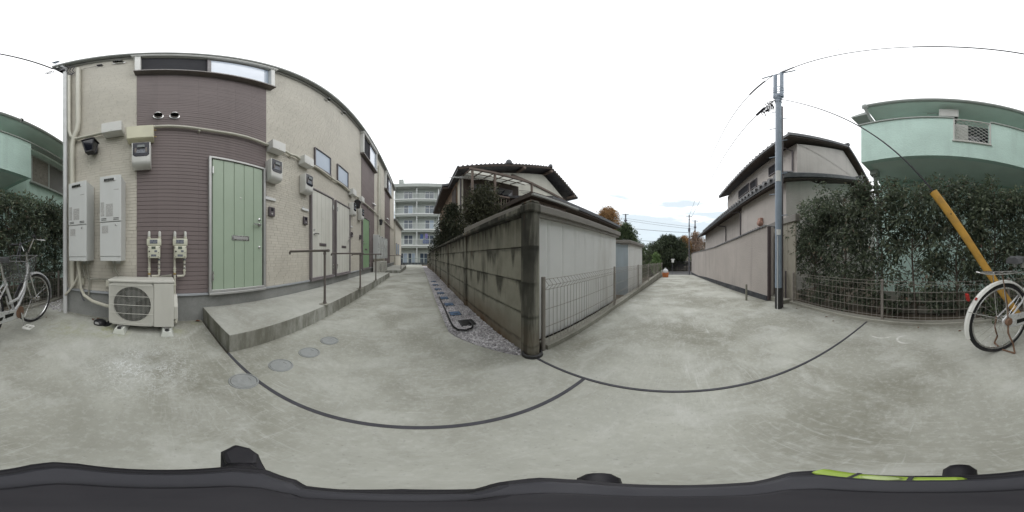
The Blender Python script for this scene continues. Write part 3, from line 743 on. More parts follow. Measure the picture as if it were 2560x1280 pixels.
for dy, lb in ((1.855, 'electric meter beside the top corner of the near green door'), (2.64, 'electric meter above the name plate left of the cream doors'), (4.80, 'electric meter right of the cream doors, seen edge on'), (5.52, 'small far electric meter above the far green door')):
    copy_tree(e0, (0, dy, .045), lb)

# coach lamps
def lamp(y, z, label):
    r_ = root('wall_lamp', (W, y, z), label, 'wall lamp', 'black lanterns on the apartment wall')
    part(MB().box(W + .003, W + .045, y - .045, y + .055, z - .10, z + .05), 'bracket', M['black'], r_, .01, 2)
    c = Vector((W + .135, y, z))
    part(MB().hexa([(c.x - .045, c.y - .05), (c.x + .045, c.y - .05), (c.x + .045, c.y + .05), (c.x - .045, c.y + .05)], [z - .13] * 4, [z + .075] * 4, [(c.x - .075, c.y - .08), (c.x + .075, c.y - .08), (c.x + .075, c.y + .08), (c.x - .075, c.y + .08)]), 'lantern', M['dark_glass'], r_, .006)
    part(MB().hexa([(c.x - .095, c.y - .10), (c.x + .095, c.y - .10), (c.x + .095, c.y + .10), (c.x - .095, c.y + .10)], [z + .076] * 4, [z + .14] * 4, [(c.x - .05, c.y - .055), (c.x + .05, c.y - .055), (c.x + .05, c.y + .055), (c.x - .05, c.y + .055)]), 'cap', M['black'], r_, .004)
    fr = MB()
    for sx, sy in ((-1, -1), (1, -1), (1, 1), (-1, 1)): fr.bar((c.x + sx * .046, c.y + sy * .051, z - .135), (c.x + sx * .077, c.y + sy * .082, z + .076), .012)
    fr.box(c.x - .05, c.x + .05, c.y - .055, c.y + .055, z - .155, z - .131)
    part(fr, 'frame', M['black'], r_)
    part(MB().box(W + .045, c.x - .04, y - .015, y + .015, z - .07, z - .03), 'arm', M['black'], r_)
    return r_
l0 = lamp(-.93, 2.60, 'black lantern left of the electric meter on beige brick')
copy_tree(l0, (0, 5.75, .0), 'far black lantern between the last two electric meters')
copy_tree(l0, (0, 8.85, .0), 'farthest black lantern beyond the second brown panel')

# name plates and intercoms
for y, z, lb in ((1.475, 1.80, 'white name plate beside the near green door'), (2.32, 1.785, 'white name plate left of the cream doors'), (4.49, 1.78, 'white name plate right of the cream doors')):
    r_ = root('name_plate', (W, y, z), lb, 'name plate', 'white name plates on the wall')
    part(MB().box(W + .004, W + .022, y, y + .205, z, z + .048), 'plate', M['white'], r_, .003)
    part(MB().box(W + .004, W + .018, y + .02, y + .075, z + .0485, z + .068), 'tab', M['alu'], r_, .002)
for y, z, lb in ((1.535, 1.525, 'dark intercom beside the near green door'), (2.36, 1.50, 'dark intercom left of the cream doors'), (4.57, 1.47, 'dark intercom right of the cream doors'), (5.30, 1.47, 'dark intercom beside the far green door')):
    r_ = root('intercom', (W, y, z), lb, 'intercom', 'dark intercoms beside the doors')
    part(MB().box(W + .004, W + .034, y, y + .118, z, z + .155), 'case', M['darkframe'], r_, .006, 2)
    part(MB().box(W + .034, W + .037, y + .035, y + .083, z + .085, z + .135), 'lens', M['dark_glass'], r_)
    part(MB().lathe([(.016, 0), (.016, .004), (.001, .005)], XI((W + .034, y + .059, z + .04)), 12), 'button', M['alu'], r_)

# water heaters
def heater(y0, label):
    w = .262; y1 = y0 + w; z0, z1 = .815, 1.895; xf = -1.80
    r_ = root('water_heater', (W, y0 + w / 2, z0), label, 'water heater', 'tall grey water heaters hung on the wall')
    part(MB().box(W + .015, xf - .012, y0 + .004, y1 - .004, z0 + .002, z1 - .004), 'case', M['heater'], r_, .006, 2)
    zs = 1.278
    up = part(MB().box(xf - .011, xf + .006, y0 - .002, y1 + .002, zs + .004, z1), 'front_cover', M['heater'], r_, .008, 2)
    lo = part(MB().box(xf - .011, xf + .003, y0, y1, z0 + .055, zs - .004), 'lower_cover', M['heater'], r_, .006, 2)
    part(MB().box(xf - .011, xf - .001, y0 + .003, y1 - .003, z0, z0 + .051), 'skirt', M['heater'], r_, .004)
    fl = MB(); fl.box(xf + .006, xf + .016, y0 + .055, y0 + .195, z1 - .082, z1 - .042)
    part(fl, 'flue', M['steel'], up, .006)
    fl = MB()
    for k in range(5): fl.box(xf + .016, xf + .0185, y0 + .060 + k * .0245, y0 + .081 + k * .0245, z1 - .078, z1 - .047)
    part(fl, 'flue_slot', M['ac_dark'], up)
    for yy in (y0 + .02, y0 + .17):
        for q in range(2): part(MB().box(xf + .006, xf + .0075, yy, yy + .065, zs + .024 + q * .017, zs + .031 + q * .017), 'louvre', M['ac_dark'], up)
    part(MB().box(xf + .006, xf + .0075, y0 + .014, y0 + .058, zs + .075, zs + .255), 'notice', M['heater_print'], up)
    part(MB().box(xf + .006, xf + .0075, y0 + .078, y0 + .165, zs + .07, zs + .225), 'notice', M['heater_print'], up)
    part(MB().box(xf + .006, xf + .0072, y0 + .175, y0 + .235, zs + .405, zs + .416), 'notice', M['heater_print'], up)
    part(MB().box(xf + .003, xf + .0045, y0 + .028, y0 + .105, zs - .135, zs - .045), 'notice', M['heater_print'], lo)
    part(MB().lathe([(.010, 0), (.010, .005), (.001, .006)], XI((xf + .003, y0 + .2, zs - .04)), 12), 'screw', M['steel'], lo)
    br = MB(); br.box(W + .004, W + .02, y0 + .08, y1 - .08, z0 - .04, z1 + .035); part(br, 'bracket', M['heater'], r_)
    return r_
h0 = heater(-1.185, 'tall grey water heater next to the white corner downpipe')
copy_tree(h0, (0, .443, .005), 'tall grey water heater between its twin and the brown panel')
for k, y in enumerate((6.95, 7.55, 8.15, 8.75)):
    copy_tree(h0, (0, y + 1.185, -.06), ['first of the four far water heaters past the second brown panel', 'second of the four far water heaters along the wall', 'third of the four far water heaters along the wall', 'last of the four far water heaters along the wall'][k])
# pipes below the heaters
hpz = root('water_pipes', (W, -.8, .5), 'grey insulated pipes below the near pair of water heaters', 'pipes')
part(MB().tube([(W + .12, -1.06, .82), (W + .11, -1.06, .74), (W + .08, -1.04, .60), (W + .05, -.98, .565), (W + .05, -.6, .575), (W + .05, -.3, .60), (W + .05, .10, .612)], .013, 8), 'pipe', M['kerb'], hpz, smooth=True)
part(MB().tube([(W + .12, -.60, .82), (W + .11, -.60, .72), (W + .075, -.56, .63), (W + .045, -.48, .595), (W + .045, -.2, .598), (W + .045, .1, .64)], .015, 8), 'pipe', M['kerb'], hpz, smooth=True)
part(MB().tube([(W + .16, -1.11, .82), (W + .12, -1.10, .62), (W + .08, -1.10, .42), (W + .08, -1.05, .33), (W + .12, -.9, .27), (W + .16, -.7, .245), (W + .2, -.56, .245)], .022, 8), 'pipe', M['pipe'], hpz, smooth=True)
part(MB().tube([(W + .12, -1.13, .82), (W + .08, -1.14, .62), (W + .08, -1.21, .48), (W + .09, -1.30, .36), (W + .09, -1.36, .30)], .015, 8), 'pipe', M['pipe'], hpz, smooth=True)
part(MB().tube([(W + .12, -1.0, .82), (W + .05, -.98, .5), (W + .05, -1.0, .33)], .012, 8), 'pipe', M['kerb'], hpz, smooth=True)
for y, lb in ((-1.12, 'small cream socket box below the left water heater'), (-.70, 'small cream socket box below the right water heater')):
    r_ = root('socket_box', (W, y, .48), lb, 'socket box', 'small socket boxes low on the wall')
    part(MB().box(W + .004, W + .06, y - .045, y + .045, .47, .575), 'case', M['pipe'], r_, .008, 2)
    part(MB().tube([(W + .03, y + .01, .47), (W + .035, y + .02, .40), (W + .03, y - .01, .34), (W + .05, y + .03, .27), (W + .08, y + .07, .25)], .008, 6), 'cord', M['greywire'], r_, smooth=True)

# gas meters
def gmeter(y0, label):
    xf = -1.92; w = .165; y1 = y0 + w; xb = -2.0
    r_ = root('gas_meter', (xb, y0 + w / 2, .85), label, 'gas meter', 'cream gas meters on the brown panel')
    u = part(MB().box(xb - .01, xf, y0 - .004, y1 + .006, 1.002, 1.088), 'upper_case', M['meter'], r_, .010, 2, True)
    l_ = part(MB().box(xb - .005, xf + .012, y0 + .010, y1 - .006, .855, 1.0), 'lower_case', M['meter'], r_, .012, 2, True)
    part(MB().box(xf, xf + .003, y0 + .034, y0 + .125, 1.028, 1.074), 'label', M['darklabel'], u)
    part(MB().box(xf + .012, xf + .015, y0 + .056, y0 + .104, .962, .992), 'display', M['lcd'], l_)
    part(MB().box(xf + .012, xf + .014, y0 + .09, y0 + .122, .925, .948), 'label', M['darklabel'], l_)
    part(MB().box(xf + .012, xf + .014, y0 + .05, y0 + .112, .874, .898), 'label', M['darklabel'], l_)
    part(MB().lathe([(.009, 0), (.009, .006), (.001, .007)], XI((xf + .012, y0 + .03, .934)), 10), 'button', M['black'], l_)
    sc = MB()
    for yy, zz in ((.018, .982), (.15, .982), (.03, .872), (.135, .872), (.138, .92)): sc.lathe([(.005, 0), (.005, .004), (.0005, .005)], XI((xf + .012, y0 + yy, zz)), 8)
    part(sc, 'screw', M['brownsteel'], l_, stuff=True)
    for yy in (y0 + .022, y0 + .15):
        rp = part(MB().tube([(xb + .03, yy, 1.085), (xb + .03, yy, 1.15), (xb + .028, yy, 1.17), (xb - .01, yy, 1.178), (W, yy, 1.178)], .0135, 10), 'riser', M['pipe'], r_, smooth=True)
        part(MB().lathe([(.018, 0), (.019, .004), (.019, .014), (.018, .018)], ZI((xb + .03, yy, 1.095)), 10), 'union_nut', M['meter'], rp)
        part(MB().lathe([(.016, 0), (.0175, .004), (.0175, .05), (.012, .064), (.001, .068)], ZI((xb + .03, yy, 1.115)), 12), 'elbow_cap', M['whitepaint'], rp, smooth=True)
    # supply pipe down on the left, return elbow on the right
    ly = y0 + .022; ry = y0 + .142
    p1 = part(MB().tube([(xb + .005, ly, 1.16), (xb + .0, ly, .62), (xb + .0, ly, .30)], .0145, 10), 'supply_pipe', M['pipe'], r_, smooth=True)
    for zz, mt in ((.725, 'meter'), (.70, 'meter'), (.66, 'brass'), (.52, 'meter')):
        part(MB().lathe([(.017, -.010), (.019, -.006), (.019, .006), (.017, .010)], ZI((xb, ly, zz)), 10), 'coupling', M[mt], p1)
    p2 = part(MB().tube([(xb, ry, .86), (xb, ry, .655), (xb, ry - .01, .636), (xb, ry - .05, .633), (xb, ry - .09, .633)], .0145, 10), 'outlet_pipe', M['pipe'], r_, smooth=True)
    for zz, mt in ((.835, 'darklabel'), (.78, 'steel'), (.735, 'steel'), (.70, 'meter')):
        part(MB().lathe([(.016, -.010), (.0185, -.006), (.0185, .006), (.016, .010)], ZI((xb, ry, zz)), 10), 'coupling', M[mt], p2)
    part(MB().bar((xb + .016, ry - .03, .782), (xb + .016, ry + .03, .782), .010, .010), 'cock', M['brownsteel'], p2)
    return r_
g0 = gmeter(-.198, 'cream gas meter on the left, above the middle of the air conditioner')
copy_tree(g0, (0, .312, .0), 'cream gas meter on the right, with one pipe running down beside the air conditioner')

# air conditioner outdoor unit
AC = root('air_conditioner', (-1.85, -.25, .09), 'beige outdoor air conditioner unit with round fan grille below the gas meters', 'air conditioner')
ax0, ax1, ay0, ay1, az0, az1 = -1.995, -1.705, -.60, .108, .085, .605
part(MB().box(ax0, ax1 - .02, ay0, ay1, az0, az1 - .012), 'case', M['ac'], AC, .008, 2)
part(MB().box(ax0 - .006, ax1 + .012, ay0 - .006, ay1 + .006, az1 - .0115, az1 + .016), 'lid', M['ac'], AC, .008, 2)
yc, zc, fr_ = -.338, .342, .205
# front panel with a circular opening
fp = MB(); n = 36; ring = []; rect = []
pl, pr, pb, pt = ay0 + .004, -.105, az0 + .006, az1 - .016
for k in range(n):
    a_ = 2 * math.pi * k / n; c, s_ = math.cos(a_), math.sin(a_)
    ring.append((ax1, yc + fr_ * c, zc + fr_ * s_))
    t = min(((pr - yc) / c if c > 0 else (pl - yc) / c) if abs(c) > 1e-6 else 9, ((pt - zc) / s_ if s_ > 0 else (pb - zc) / s_) if abs(s_) > 1e-6 else 9)
    rect.append((ax1, yc + t * c, zc + t * s_))
fp.add(ring + rect + [(ax1 - .07, y, z) for _, y, z in ring] + [(ax1 - .02, y, z) for _, y, z in rect],
       [(k, (k + 1) % n, n + (k + 1) % n, n + k) for k in range(n)] + [((k + 1) % n, k, 2 * n + k, 2 * n + (k + 1) % n) for k in range(n)] + [(n + k, n + (k + 1) % n, 3 * n + (k + 1) % n, 3 * n + k) for k in range(n)])
part(fp, 'front_panel', M['ac'], AC)
part(MB().disc(XI((ax1 - .0195, yc, zc)), fr_ - .001, 0, 36), 'fan_recess', M['ac_dark'], AC)
fan = MB()
for k in range(3):
    a0 = k * 2.094 + .5
    vs = []
    for i in range(7):
        a_ = a0 + i * .26
        for rr in (.045, .17): vs.append((ax1 - .018 + .010 * (i / 6), yc + rr * math.cos(a_), zc + rr * math.sin(a_)))
    fan.add(vs, [(2 * i, 2 * i + 1, 2 * i + 3, 2 * i + 2) for i in range(6)])
part(fan, 'fan_blade', M['fan'], AC)
part(MB().lathe([(.045, 0), (.04, .012), (.015, .016), (.001, .016)], XI((ax1 - .017, yc, zc)), 18), 'hub', M['fan'], AC, smooth=True)
gr = MB()
k = 0; y = pl + .022
while y < pr - .004:
    gr.tube([(ax1 + .012, y, pb + .03), (ax1 + .014, y, zc), (ax1 + .012, y, pt - .02)], .0015, 4); y += .0135
for z in (pt - .026, zc + .10, zc, zc - .10, pb + .035):
    gr.tube([(ax1 + .016, pl + .012, z), (ax1 + .016, pr - .006, z)], .0028, 5)
part(gr, 'fan_grille', M['ac'], AC, stuff=True)
part(MB().box(ax1 - .02, ax1 + .006, pr + .004, ay1 - .002, az0 + .004, az1 - .016), 'side_front', M['ac'], AC, .004)
rb = MB()
for k in range(9): rb.box(ax1 + .006, ax1 + .0085, pr + .022 + k * .020, pr + .030 + k * .020, az0 + .03, az1 - .04)
part(rb, 'rib', M['ac'], AC, stuff=True)
vc = MB().prism([(-1.97, .14), (-1.80, .14), (-1.80, .30), (-1.83, .335), (-1.90, .42), (-1.97, .42)], lambda u, v, t: (u, t, v), ay1 + .001, ay1 + .052)
part(vc, 'valve_cover', M['ac'], AC, .01, 2)
for y in (-.46, .035): part(MB().box(ax0 + .03, ax1 + .03, y - .03, y + .03, az0 - .016, az0 - .001), 'foot', M['steel'], AC)
for y, lb in ((-.46, 'pale tapered foot block under the left end of the air conditioner'), (.035, 'pale tapered foot block under the right end of the air conditioner')):
    r_ = root('foot_block', (-1.8, y, 0), lb, 'foot block', 'foot blocks under the air conditioner')
    part(MB().hexa([(-2.0, y - .068), (-1.615, y - .068), (-1.615, y + .068), (-2.0, y + .068)], [.001] * 4, [.068] * 4, [(-1.99, y - .046), (-1.63, y - .046), (-1.63, y + .046), (-1.99, y + .046)]), 'block', M['block'], r_, .006, 2)
    part(MB().lathe([(.024, 0), (.024, .008), (.008, .010), (.008, .020), (.001, .021)], ZI((-1.65, y, .0685)), 12), 'bolt', M['dark_pole'], r_)
part(MB().tube([(-1.93, ay1 + .03, .14), (-1.93, ay1 + .04, .08), (-1.9, ay1 + .03, .05)], .02, 8), 'refrigerant_pipe', M['pipe'], AC, smooth=True)

# black cap and litter by the air conditioner
cp = root('cap', (-1.83, -.72, 0), 'black cap with white lettering lying left of the air conditioner', 'cap')
part(MB().lathe([(.082, .004), (.083, .022), (.074, .045), (.048, .060), (.015, .066), (.001, .066)], lambda x, y, h: (-1.84 + x * .9, -.755 + y, h), 18), 'crown', M['black'], cp, smooth=True)
part(MB().prism([(.05 * math.cos(a) * 1.4, .09 * math.sin(a)) for a in np.linspace(-1.5, 1.5, 9)], lambda u, v, t: (-1.86 + v, -.69 + u, t), .006, .016), 'brim', M['black'], cp)
lt = MB()
for i, (yy, zz, w) in enumerate(((-.77, .047, .04), (-.77, .036, .055), (-.765, .026, .05))): lt.bar((-1.84 + .9 * (.083 - .25 * max(0, zz - .022)) * .99, yy - w / 2, zz), (-1.84 + .9 * (.083 - .25 * max(0, zz - .022)) * .99, yy + w / 2, zz), .004, .004)
part(lt, 'lettering', M['white'], cp)
def dry_leaf(x, y, a, s, lb):
    m = MB(); c, s_ = math.cos(a), math.sin(a)
    P_ = [(-.5, 0, .0), (-.2, .22, .25), (.2, .2, .2), (.5, 0, .1), (.2, -.2, .12), (-.2, -.22, .3), (0, 0, .05)]
    m.add([(x + s * (u * c - v * s_), y + s * (u * s_ + v * c), .004 + s * w) for u, v, w in P_], [(0, 1, 6), (1, 2, 6), (2, 3, 6), (3, 4, 6), (4, 5, 6), (5, 0, 6)])
    tag(part(m, 'dry_leaf', M['dryleaf']), lb, 'leaf', 'dry leaves on the ground')
dry_leaf(-1.93, -.89, .4, .07, 'curled brown leaf left of the black cap')
dry_leaf(-1.98, -.84, 2., .05, 'small brown leaf touching the wall left of the black cap')
dry_leaf(-2.02, .43, 1.2, .07, 'reddish leaf in the corner of platform and wall')

# entrance platform and handrails
pf = root('entrance_platform', (-1.6, 3.6, 0), 'long low concrete platform in front of the near row of doors', 'platform')
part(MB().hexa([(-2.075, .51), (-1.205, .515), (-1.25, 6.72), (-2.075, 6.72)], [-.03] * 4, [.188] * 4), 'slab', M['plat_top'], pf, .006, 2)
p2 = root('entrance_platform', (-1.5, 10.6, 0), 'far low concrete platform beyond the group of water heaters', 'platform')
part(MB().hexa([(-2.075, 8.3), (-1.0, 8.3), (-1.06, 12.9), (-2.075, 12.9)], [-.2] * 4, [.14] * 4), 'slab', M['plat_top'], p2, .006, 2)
def handrail(x, y, z0, z1, xa, xb, label):
    r_ = root('handrail', (x, y, z0), label, 'handrail', 'bronze handrails on the platforms')
    part(MB().tube([(x, y, z0), (x, y, z1 - .01)], .017, 12), 'post', M['brownsteel'], r_, smooth=True)
    part(MB().lathe([(.026, .006), (.026, .03), (.021, .04), (.021, .055), (.018, .06)], ZI((x, y, z0)), 12), 'collar', M['brownsteel'], r_, smooth=True)
    part(MB().box(x - .06, x + .06, y - .055, y + .055, z0 - .001, z0 + .008), 'base_plate', M['kerb'], r_, .002)
    part(MB().tube([(xa, y, z1 - .05), (xa, y, z1 - .012), (xa + .015, y, z1), (xa + .05, y, z1), (x, y, z1), (xb, y, z1)], .0175, 12), 'rail', M['brownsteel'], r_, smooth=True)
    part(MB().lathe([(.0215, 0), (.0215, .03), (.018, .032)], ZI((x, y, z1 - .055)), 10), 'bracket', M['brownsteel'], r_)
    part(MB().lathe([(.020, -.015), (.020, .012), (.012, .018), (.001, .019)], XI((xb, y, z1)), 10), 'end_cap', M['brownsteel'], r_)
    return r_
handrail(-1.25, 1.90, .19, .955, -1.94, -1.19, 'nearest bronze handrail, in front of the left cream door')
handrail(-1.205, 3.16, .19, .935, -1.90, -1.15, 'middle bronze handrail between the cream doors and the far green door')
handrail(-1.20, 4.36, .19, .93, -1.92, -1.06, 'third bronze handrail near the far green door')
handrail(-1.08, 9.4, .141, .90, -1.9, -1.0, 'small distant handrail on the far platform')
# far air conditioners
for dy, lb in ((7.4, 'first of two far air conditioners between the platforms'), (8.3, 'second of two far air conditioners between the platforms')):
    copy_tree(AC, (-.01, dy, .0), lb)

# second wing of the terrace
A2 = root('apartment_building', (-4, 15.5, 0), 'lower beige building beyond the terrace with a dark sloping eave', 'building')
part(MB().box(-9, W + .0, 13.05, 18.2, -.6, 3.8), 'wall', M['beige'], A2)
part(MB().hexa([(-9, 12.95), (-1.9, 12.95), (-1.9, 18.4), (-9, 18.4)], [3.81] * 4, [4.9, 3.93, 3.93, 4.9]), 'roof', M['roof_metal'], A2)
part(MB().box(-1.90, -1.80, 12.95, 18.4, 3.78, 3.90), 'gutter', M['gutter'], A2, .01)
part(MB().tube([(W + .06, 13.15, -.2), (W + .06, 13.15, 3.8)], .04, 8), 'downpipe', M['pipe'], A2)
for y, z in ((14.0, 1.0), (15.3, 1.0)):
    f = part(MB().box(W - .01, W + .04, y, y + .7, z, z + 1.0), 'window', M['darkframe'], A2, .004)
    part(MB().box(W + .04, W + .044, y + .05, y + .65, z + .05, z + .95), 'pane', M['frost'], f)

# ------------------------------------------------------------------ precast concrete wall along the alley
CW = root('concrete_wall', (.82, 5, 0), 'stained precast concrete wall of stacked slabs with a rounded corner post', 'wall')
WX = .785
zr = [.02, .11, .385, .665, .952, 1.215]
nb = 9; y = 1.075
posts = []
bays = []
for k in range(nb):
    y1 = y + 1.60
    bays.append((y, y1)); posts.append(y1); y = y1 + .13
def slab_mesh(z0, z1, ly):
    return MB().box(-.02, .045, 0, ly, z0, z1)
first = {}
for k, (ya, yb) in enumerate(bays):
    dz = zg(0, ya)
    for r_i in range(5):
        z0, z1 = zr[r_i] + (0 if r_i else -.15), zr[r_i + 1]
        if r_i not in first:
            m = MB().box(WX + .020, WX + .085, ya + .001, yb - .001, z0 + .0022, z1 - .0022)
            first[r_i] = (part(m, 'slab', M['wall_slab'], CW, .006, 2), ya)
        else:
            o, y_ = first[r_i]; c = o.copy(); COL.objects.link(c); c.parent = CW; c.location = (rng.uniform(-.004, .004), ya - y_, dz)
for k, yp in enumerate(posts):
    part(MB().box(WX - .012, WX + .10, yp, yp + .13, -.1 + zg(0, yp), 1.225 + zg(0, yp)), 'post', M['wall_post'], CW, .012, 2)
cp_ = MB()
yy = [1.07, 8, 16.8]
for a_, b_ in zip(yy, yy[1:]):
    z0, z1 = zg(0, a_), zg(0, b_)
    cp_.hexa([(WX - .04, a_ + .001), (WX + .14, a_ + .001), (WX + .14, b_), (WX - .04, b_)], [1.218 + z0, 1.218 + z0, 1.218 + z1, 1.218 + z1], [1.278 + z0, 1.30 + z0, 1.30 + z1, 1.278 + z1])
part(cp_, 'coping', M['wall_post'], CW, .008, 2)
# rounded corner pillar with cap
pil = MB()
px0, px1, py0, py1 = .768, .872, .945, 1.074
c_ = .028
pol = [(px0, py1), (px0, py0 + c_), (px0 + c_ * .3, py0 + c_ * .3), (px0 + c_, py0), (px1 - c_, py0), (px1 - c_ * .3, py0 + c_ * .3), (px1, py0 + c_), (px1, py1)]
pil.prism(pol, lambda u, v, t: (u, v, t), -.05, 1.27)
part(pil, 'pillar', M['wall_post'], CW, .004)
g_ = .010
cap = MB().prism([(u + (g_ if u > .82 else -g_), v + (g_ if v > 1.0 else -g_)) for u, v in pol], lambda u, v, t: (u, v, t), 1.225, 1.30)
cap.prism(pol, lambda u, v, t: (u, v, t), 1.301, 1.325)
part(cap, 'pillar_cap', M['wall_post'], CW, .012, 2)
part(MB().lathe([(.070, .03), (.082, .022), (.086, .0), (.086, -.02)], ZI((.815, .985, .004)), 24), 'base_ring', M['dark_pole'], CW, smooth=True)

# storage sheds
def shed(label, x0, x1, y0, y1, z0, z1, mf, ms, npan, group):
    r_ = root('storage_shed', (x0, y0, 0), label, 'shed', group)
    part(MB().box(x0 + .012, x1 - .005, y0 + .014, y1, z0, z1), 'body', ms, r_)
    w = (x1 - x0) / npan
    for k in range(npan):
        m = MB(); xa, xb = x0 + k * w + .0012, x0 + (k + 1) * w - .0012
        m.prism([(xa, y0), (xa + .03, y0 - .004), (xb - .03, y0 - .004), (xb, y0), (xb, y0 + .012), (xa, y0 + .012)], lambda u, v, t: (u, v, t), z0 + .02, z1)
        part(m, 'panel', mf, r_)
    ns = max(2, int((y1 - y0) / .45)); w = (y1 - y0) / ns
    for k in range(ns):
        part(MB().box(x0 - .004, x0 + .011, y0 + k * w + .016, y0 + (k + 1) * w, z0 + .02, z1 - .002), 'panel', ms, r_, .004)
    rf_ = part(MB().hexa([(x0 - .07, y0 - .075), (x1 + .07, y0 - .075), (x1 + .07, y1 + .07), (x0 - .07, y1 + .07)], [z1 + .002] * 4, [z1 + .075, z1 + .075, z1 + .14, z1 + .14]), 'roof', M['shed_cap'], r_, .008, 2)
    part(MB().box(x0 - .05, x1 + .05, y0 - .05, y0 + .2, z1 - .035, z1 + .0), 'eave_trim', M['shed_cap'], r_)
    return r_
shed('long white panelled storage shed behind the fold topped mesh fence', .90, 2.93, 1.125, 2.9, .02, 1.27, M['shed_white'], M['shed_white'], 9, 'sheds behind the mesh fence')
shed('farther storage shed with blue grey side and white front', 3.93, 5.6, 1.17, 2.9, -.2, 1.20, M['shed_white'], M['shed_blue'], 4, 'sheds behind the mesh fence')

# kerb and fold-topped mesh fence (north side of the road)
kb = MB(); xs = [.96, 2.5, 4, 6, 8, 10, 12, 13.6]
ky0 = lambda x: .955 + .012 * max(0, x - 2.5)
ktop = lambda x: .05 - .033 * max(0, x - 2.5)
for a_, b_ in zip(xs, xs[1:]):
    kb.hexa([(a_, ky0(a_) + .0), (b_, ky0(b_)), (b_, ky0(b_) + .12), (a_, ky0(a_) + .12)], [zg(a_, 0) - .05, zg(b_, 0) - .05, zg(b_, 0) - .05, zg(a_, 0) - .05], [ktop(a_), ktop(b_), ktop(b_), ktop(a_)])
structure(part(kb, 'kerb', M['kerb']))
FN = root('mesh_fence', (6, 1, 0), 'bronze mesh fence with folded top in front of the white sheds', 'fence')
px_ = [.935, 2.5, 4.3, 6.1, 7.9, 9.7, 11.5, 13.3]
for i, x in enumerate(px_):
    b0 = max(ktop(x), zg(x, 0)) if x > 1 else 0
    yk = ky0(x) + .03
    part(MB().tube([(x, yk, b0 - .04), (x, yk, ktop(x) + .655)], .016 if i else .019, 10), 'post', M['wire'], FN, smooth=True)
for i in range(len(px_) - 1):
    x0, x1 = px_[i], px_[i + 1]; m = MB(); n = int((x1 - x0) / (.05 if i < 3 else .07))
    T = lambda x, h, dy=0: (x, ky0(x) + .012 + dy, ktop(x) + h)
    for k in range(n + 1):
        x = x0 + (x1 - x0) * k / n
        m.tube([T(x, .03), T(x, .545), T(x, .59, -.045), T(x, .635)], .0022, 4, caps=False)
    for h, dy in ((.035, 0), (.20, 0), (.37, 0), (.545, 0), (.59, -.045), (.635, 0)):
        m.tube([T(x0, h, dy), T(x1, h, dy)], .0026, 4, caps=False)
    part(m, 'wire_panel', M['wire'], FN, stuff=True)

# ------------------------------------------------------------------ south mesh fence, kerb, hedge
FY = -1.95
kb = MB().box(-6, 2.28, FY - .07, FY + .045, -.05, .045)
kb.box(2.281, 3.1, FY + .02, FY + .19, -.12, .075)
structure(part(kb, 'kerb', M['kerb'], None, .006))
SF = root('mesh_fence', (0, FY, 0), 'low bronze mesh fence in front of the dark hedge', 'fence')
sp = [2.21, .61, -1.0, -2.6, -4.2, -5.8]
for x in sp: part(MB().box(x - .016, x + .016, FY - .016, FY + .014, .02, .585), 'post', M['wire'], SF, .003)
for x0, x1 in zip(sp[1:], sp):
    m = MB(); n = int((x1 - x0) / .066)
    for k in range(n + 1):
        x = x0 + (x1 - x0) * k / n
        m.tube([(x, FY + .02, .065), (x, FY + .018, .575)], .0021, 4, caps=False)
    for h in (.07, .11, .22, .33, .44, .53, .57):
        m.tube([(x0, FY + .024, h), (x1, FY + .024, h)], .0028, 4, caps=False)
    part(m, 'wire_panel', M['wire'], SF, stuff=True)

def leaf_mesh(C, A, size, droop=.3, wratio=.42):
    """C centres (n,3); A outward directions (n,3)"""
    n = len(C)
    d = A + nr.normal(0, .55, (n, 3)); d[:, 2] -= droop; d /= np.linalg.norm(d, axis=1)[:, None]
    up = nr.normal(0, .6, (n, 3)) + np.array([0, 0, 1.]); s = np.cross(d, up); s /= (np.linalg.norm(s, axis=1)[:, None] + 1e-6); nn = np.cross(s, d)
    l = size * nr.uniform(.65, 1.25, (n, 1)); w = l * wratio * nr.uniform(.8, 1.2, (n, 1)); f = l * .10
    base = C; tip = C + d * l - nn * l * .12; lf = C + d * l * .5 + s * w * .5 + nn * f; rt = C + d * l * .5 - s * w * .5 + nn * f
    V = np.stack([base, lf, tip, rt], 1).reshape(-1, 3)
    i = np.arange(n)[:, None] * 4
    F = np.concatenate([i + np.array([0, 2, 1]), i + np.array([0, 3, 2])])
    return V, F
def crown(name, mt, parent, clumps, per, size, spread, droop=.3, wr=.42):
    C = []; A = []
    for (x, y, z, r_) in clumps:
        k = int(per * nr.uniform(.6, 1.3))
        d = nr.normal(0, 1, (k, 3)); d /= np.linalg.norm(d, axis=1)[:, None]
        rad = r_ * spread * nr.uniform(.25, 1, (k, 1)) ** .6
        C.append(np.array([x, y, z]) + d * rad); A.append(d)
    V, F = leaf_mesh(np.concatenate(C), np.concatenate(A), size, droop, wr)
    return np_obj(name, V, F, mt, parent, stuff=False)

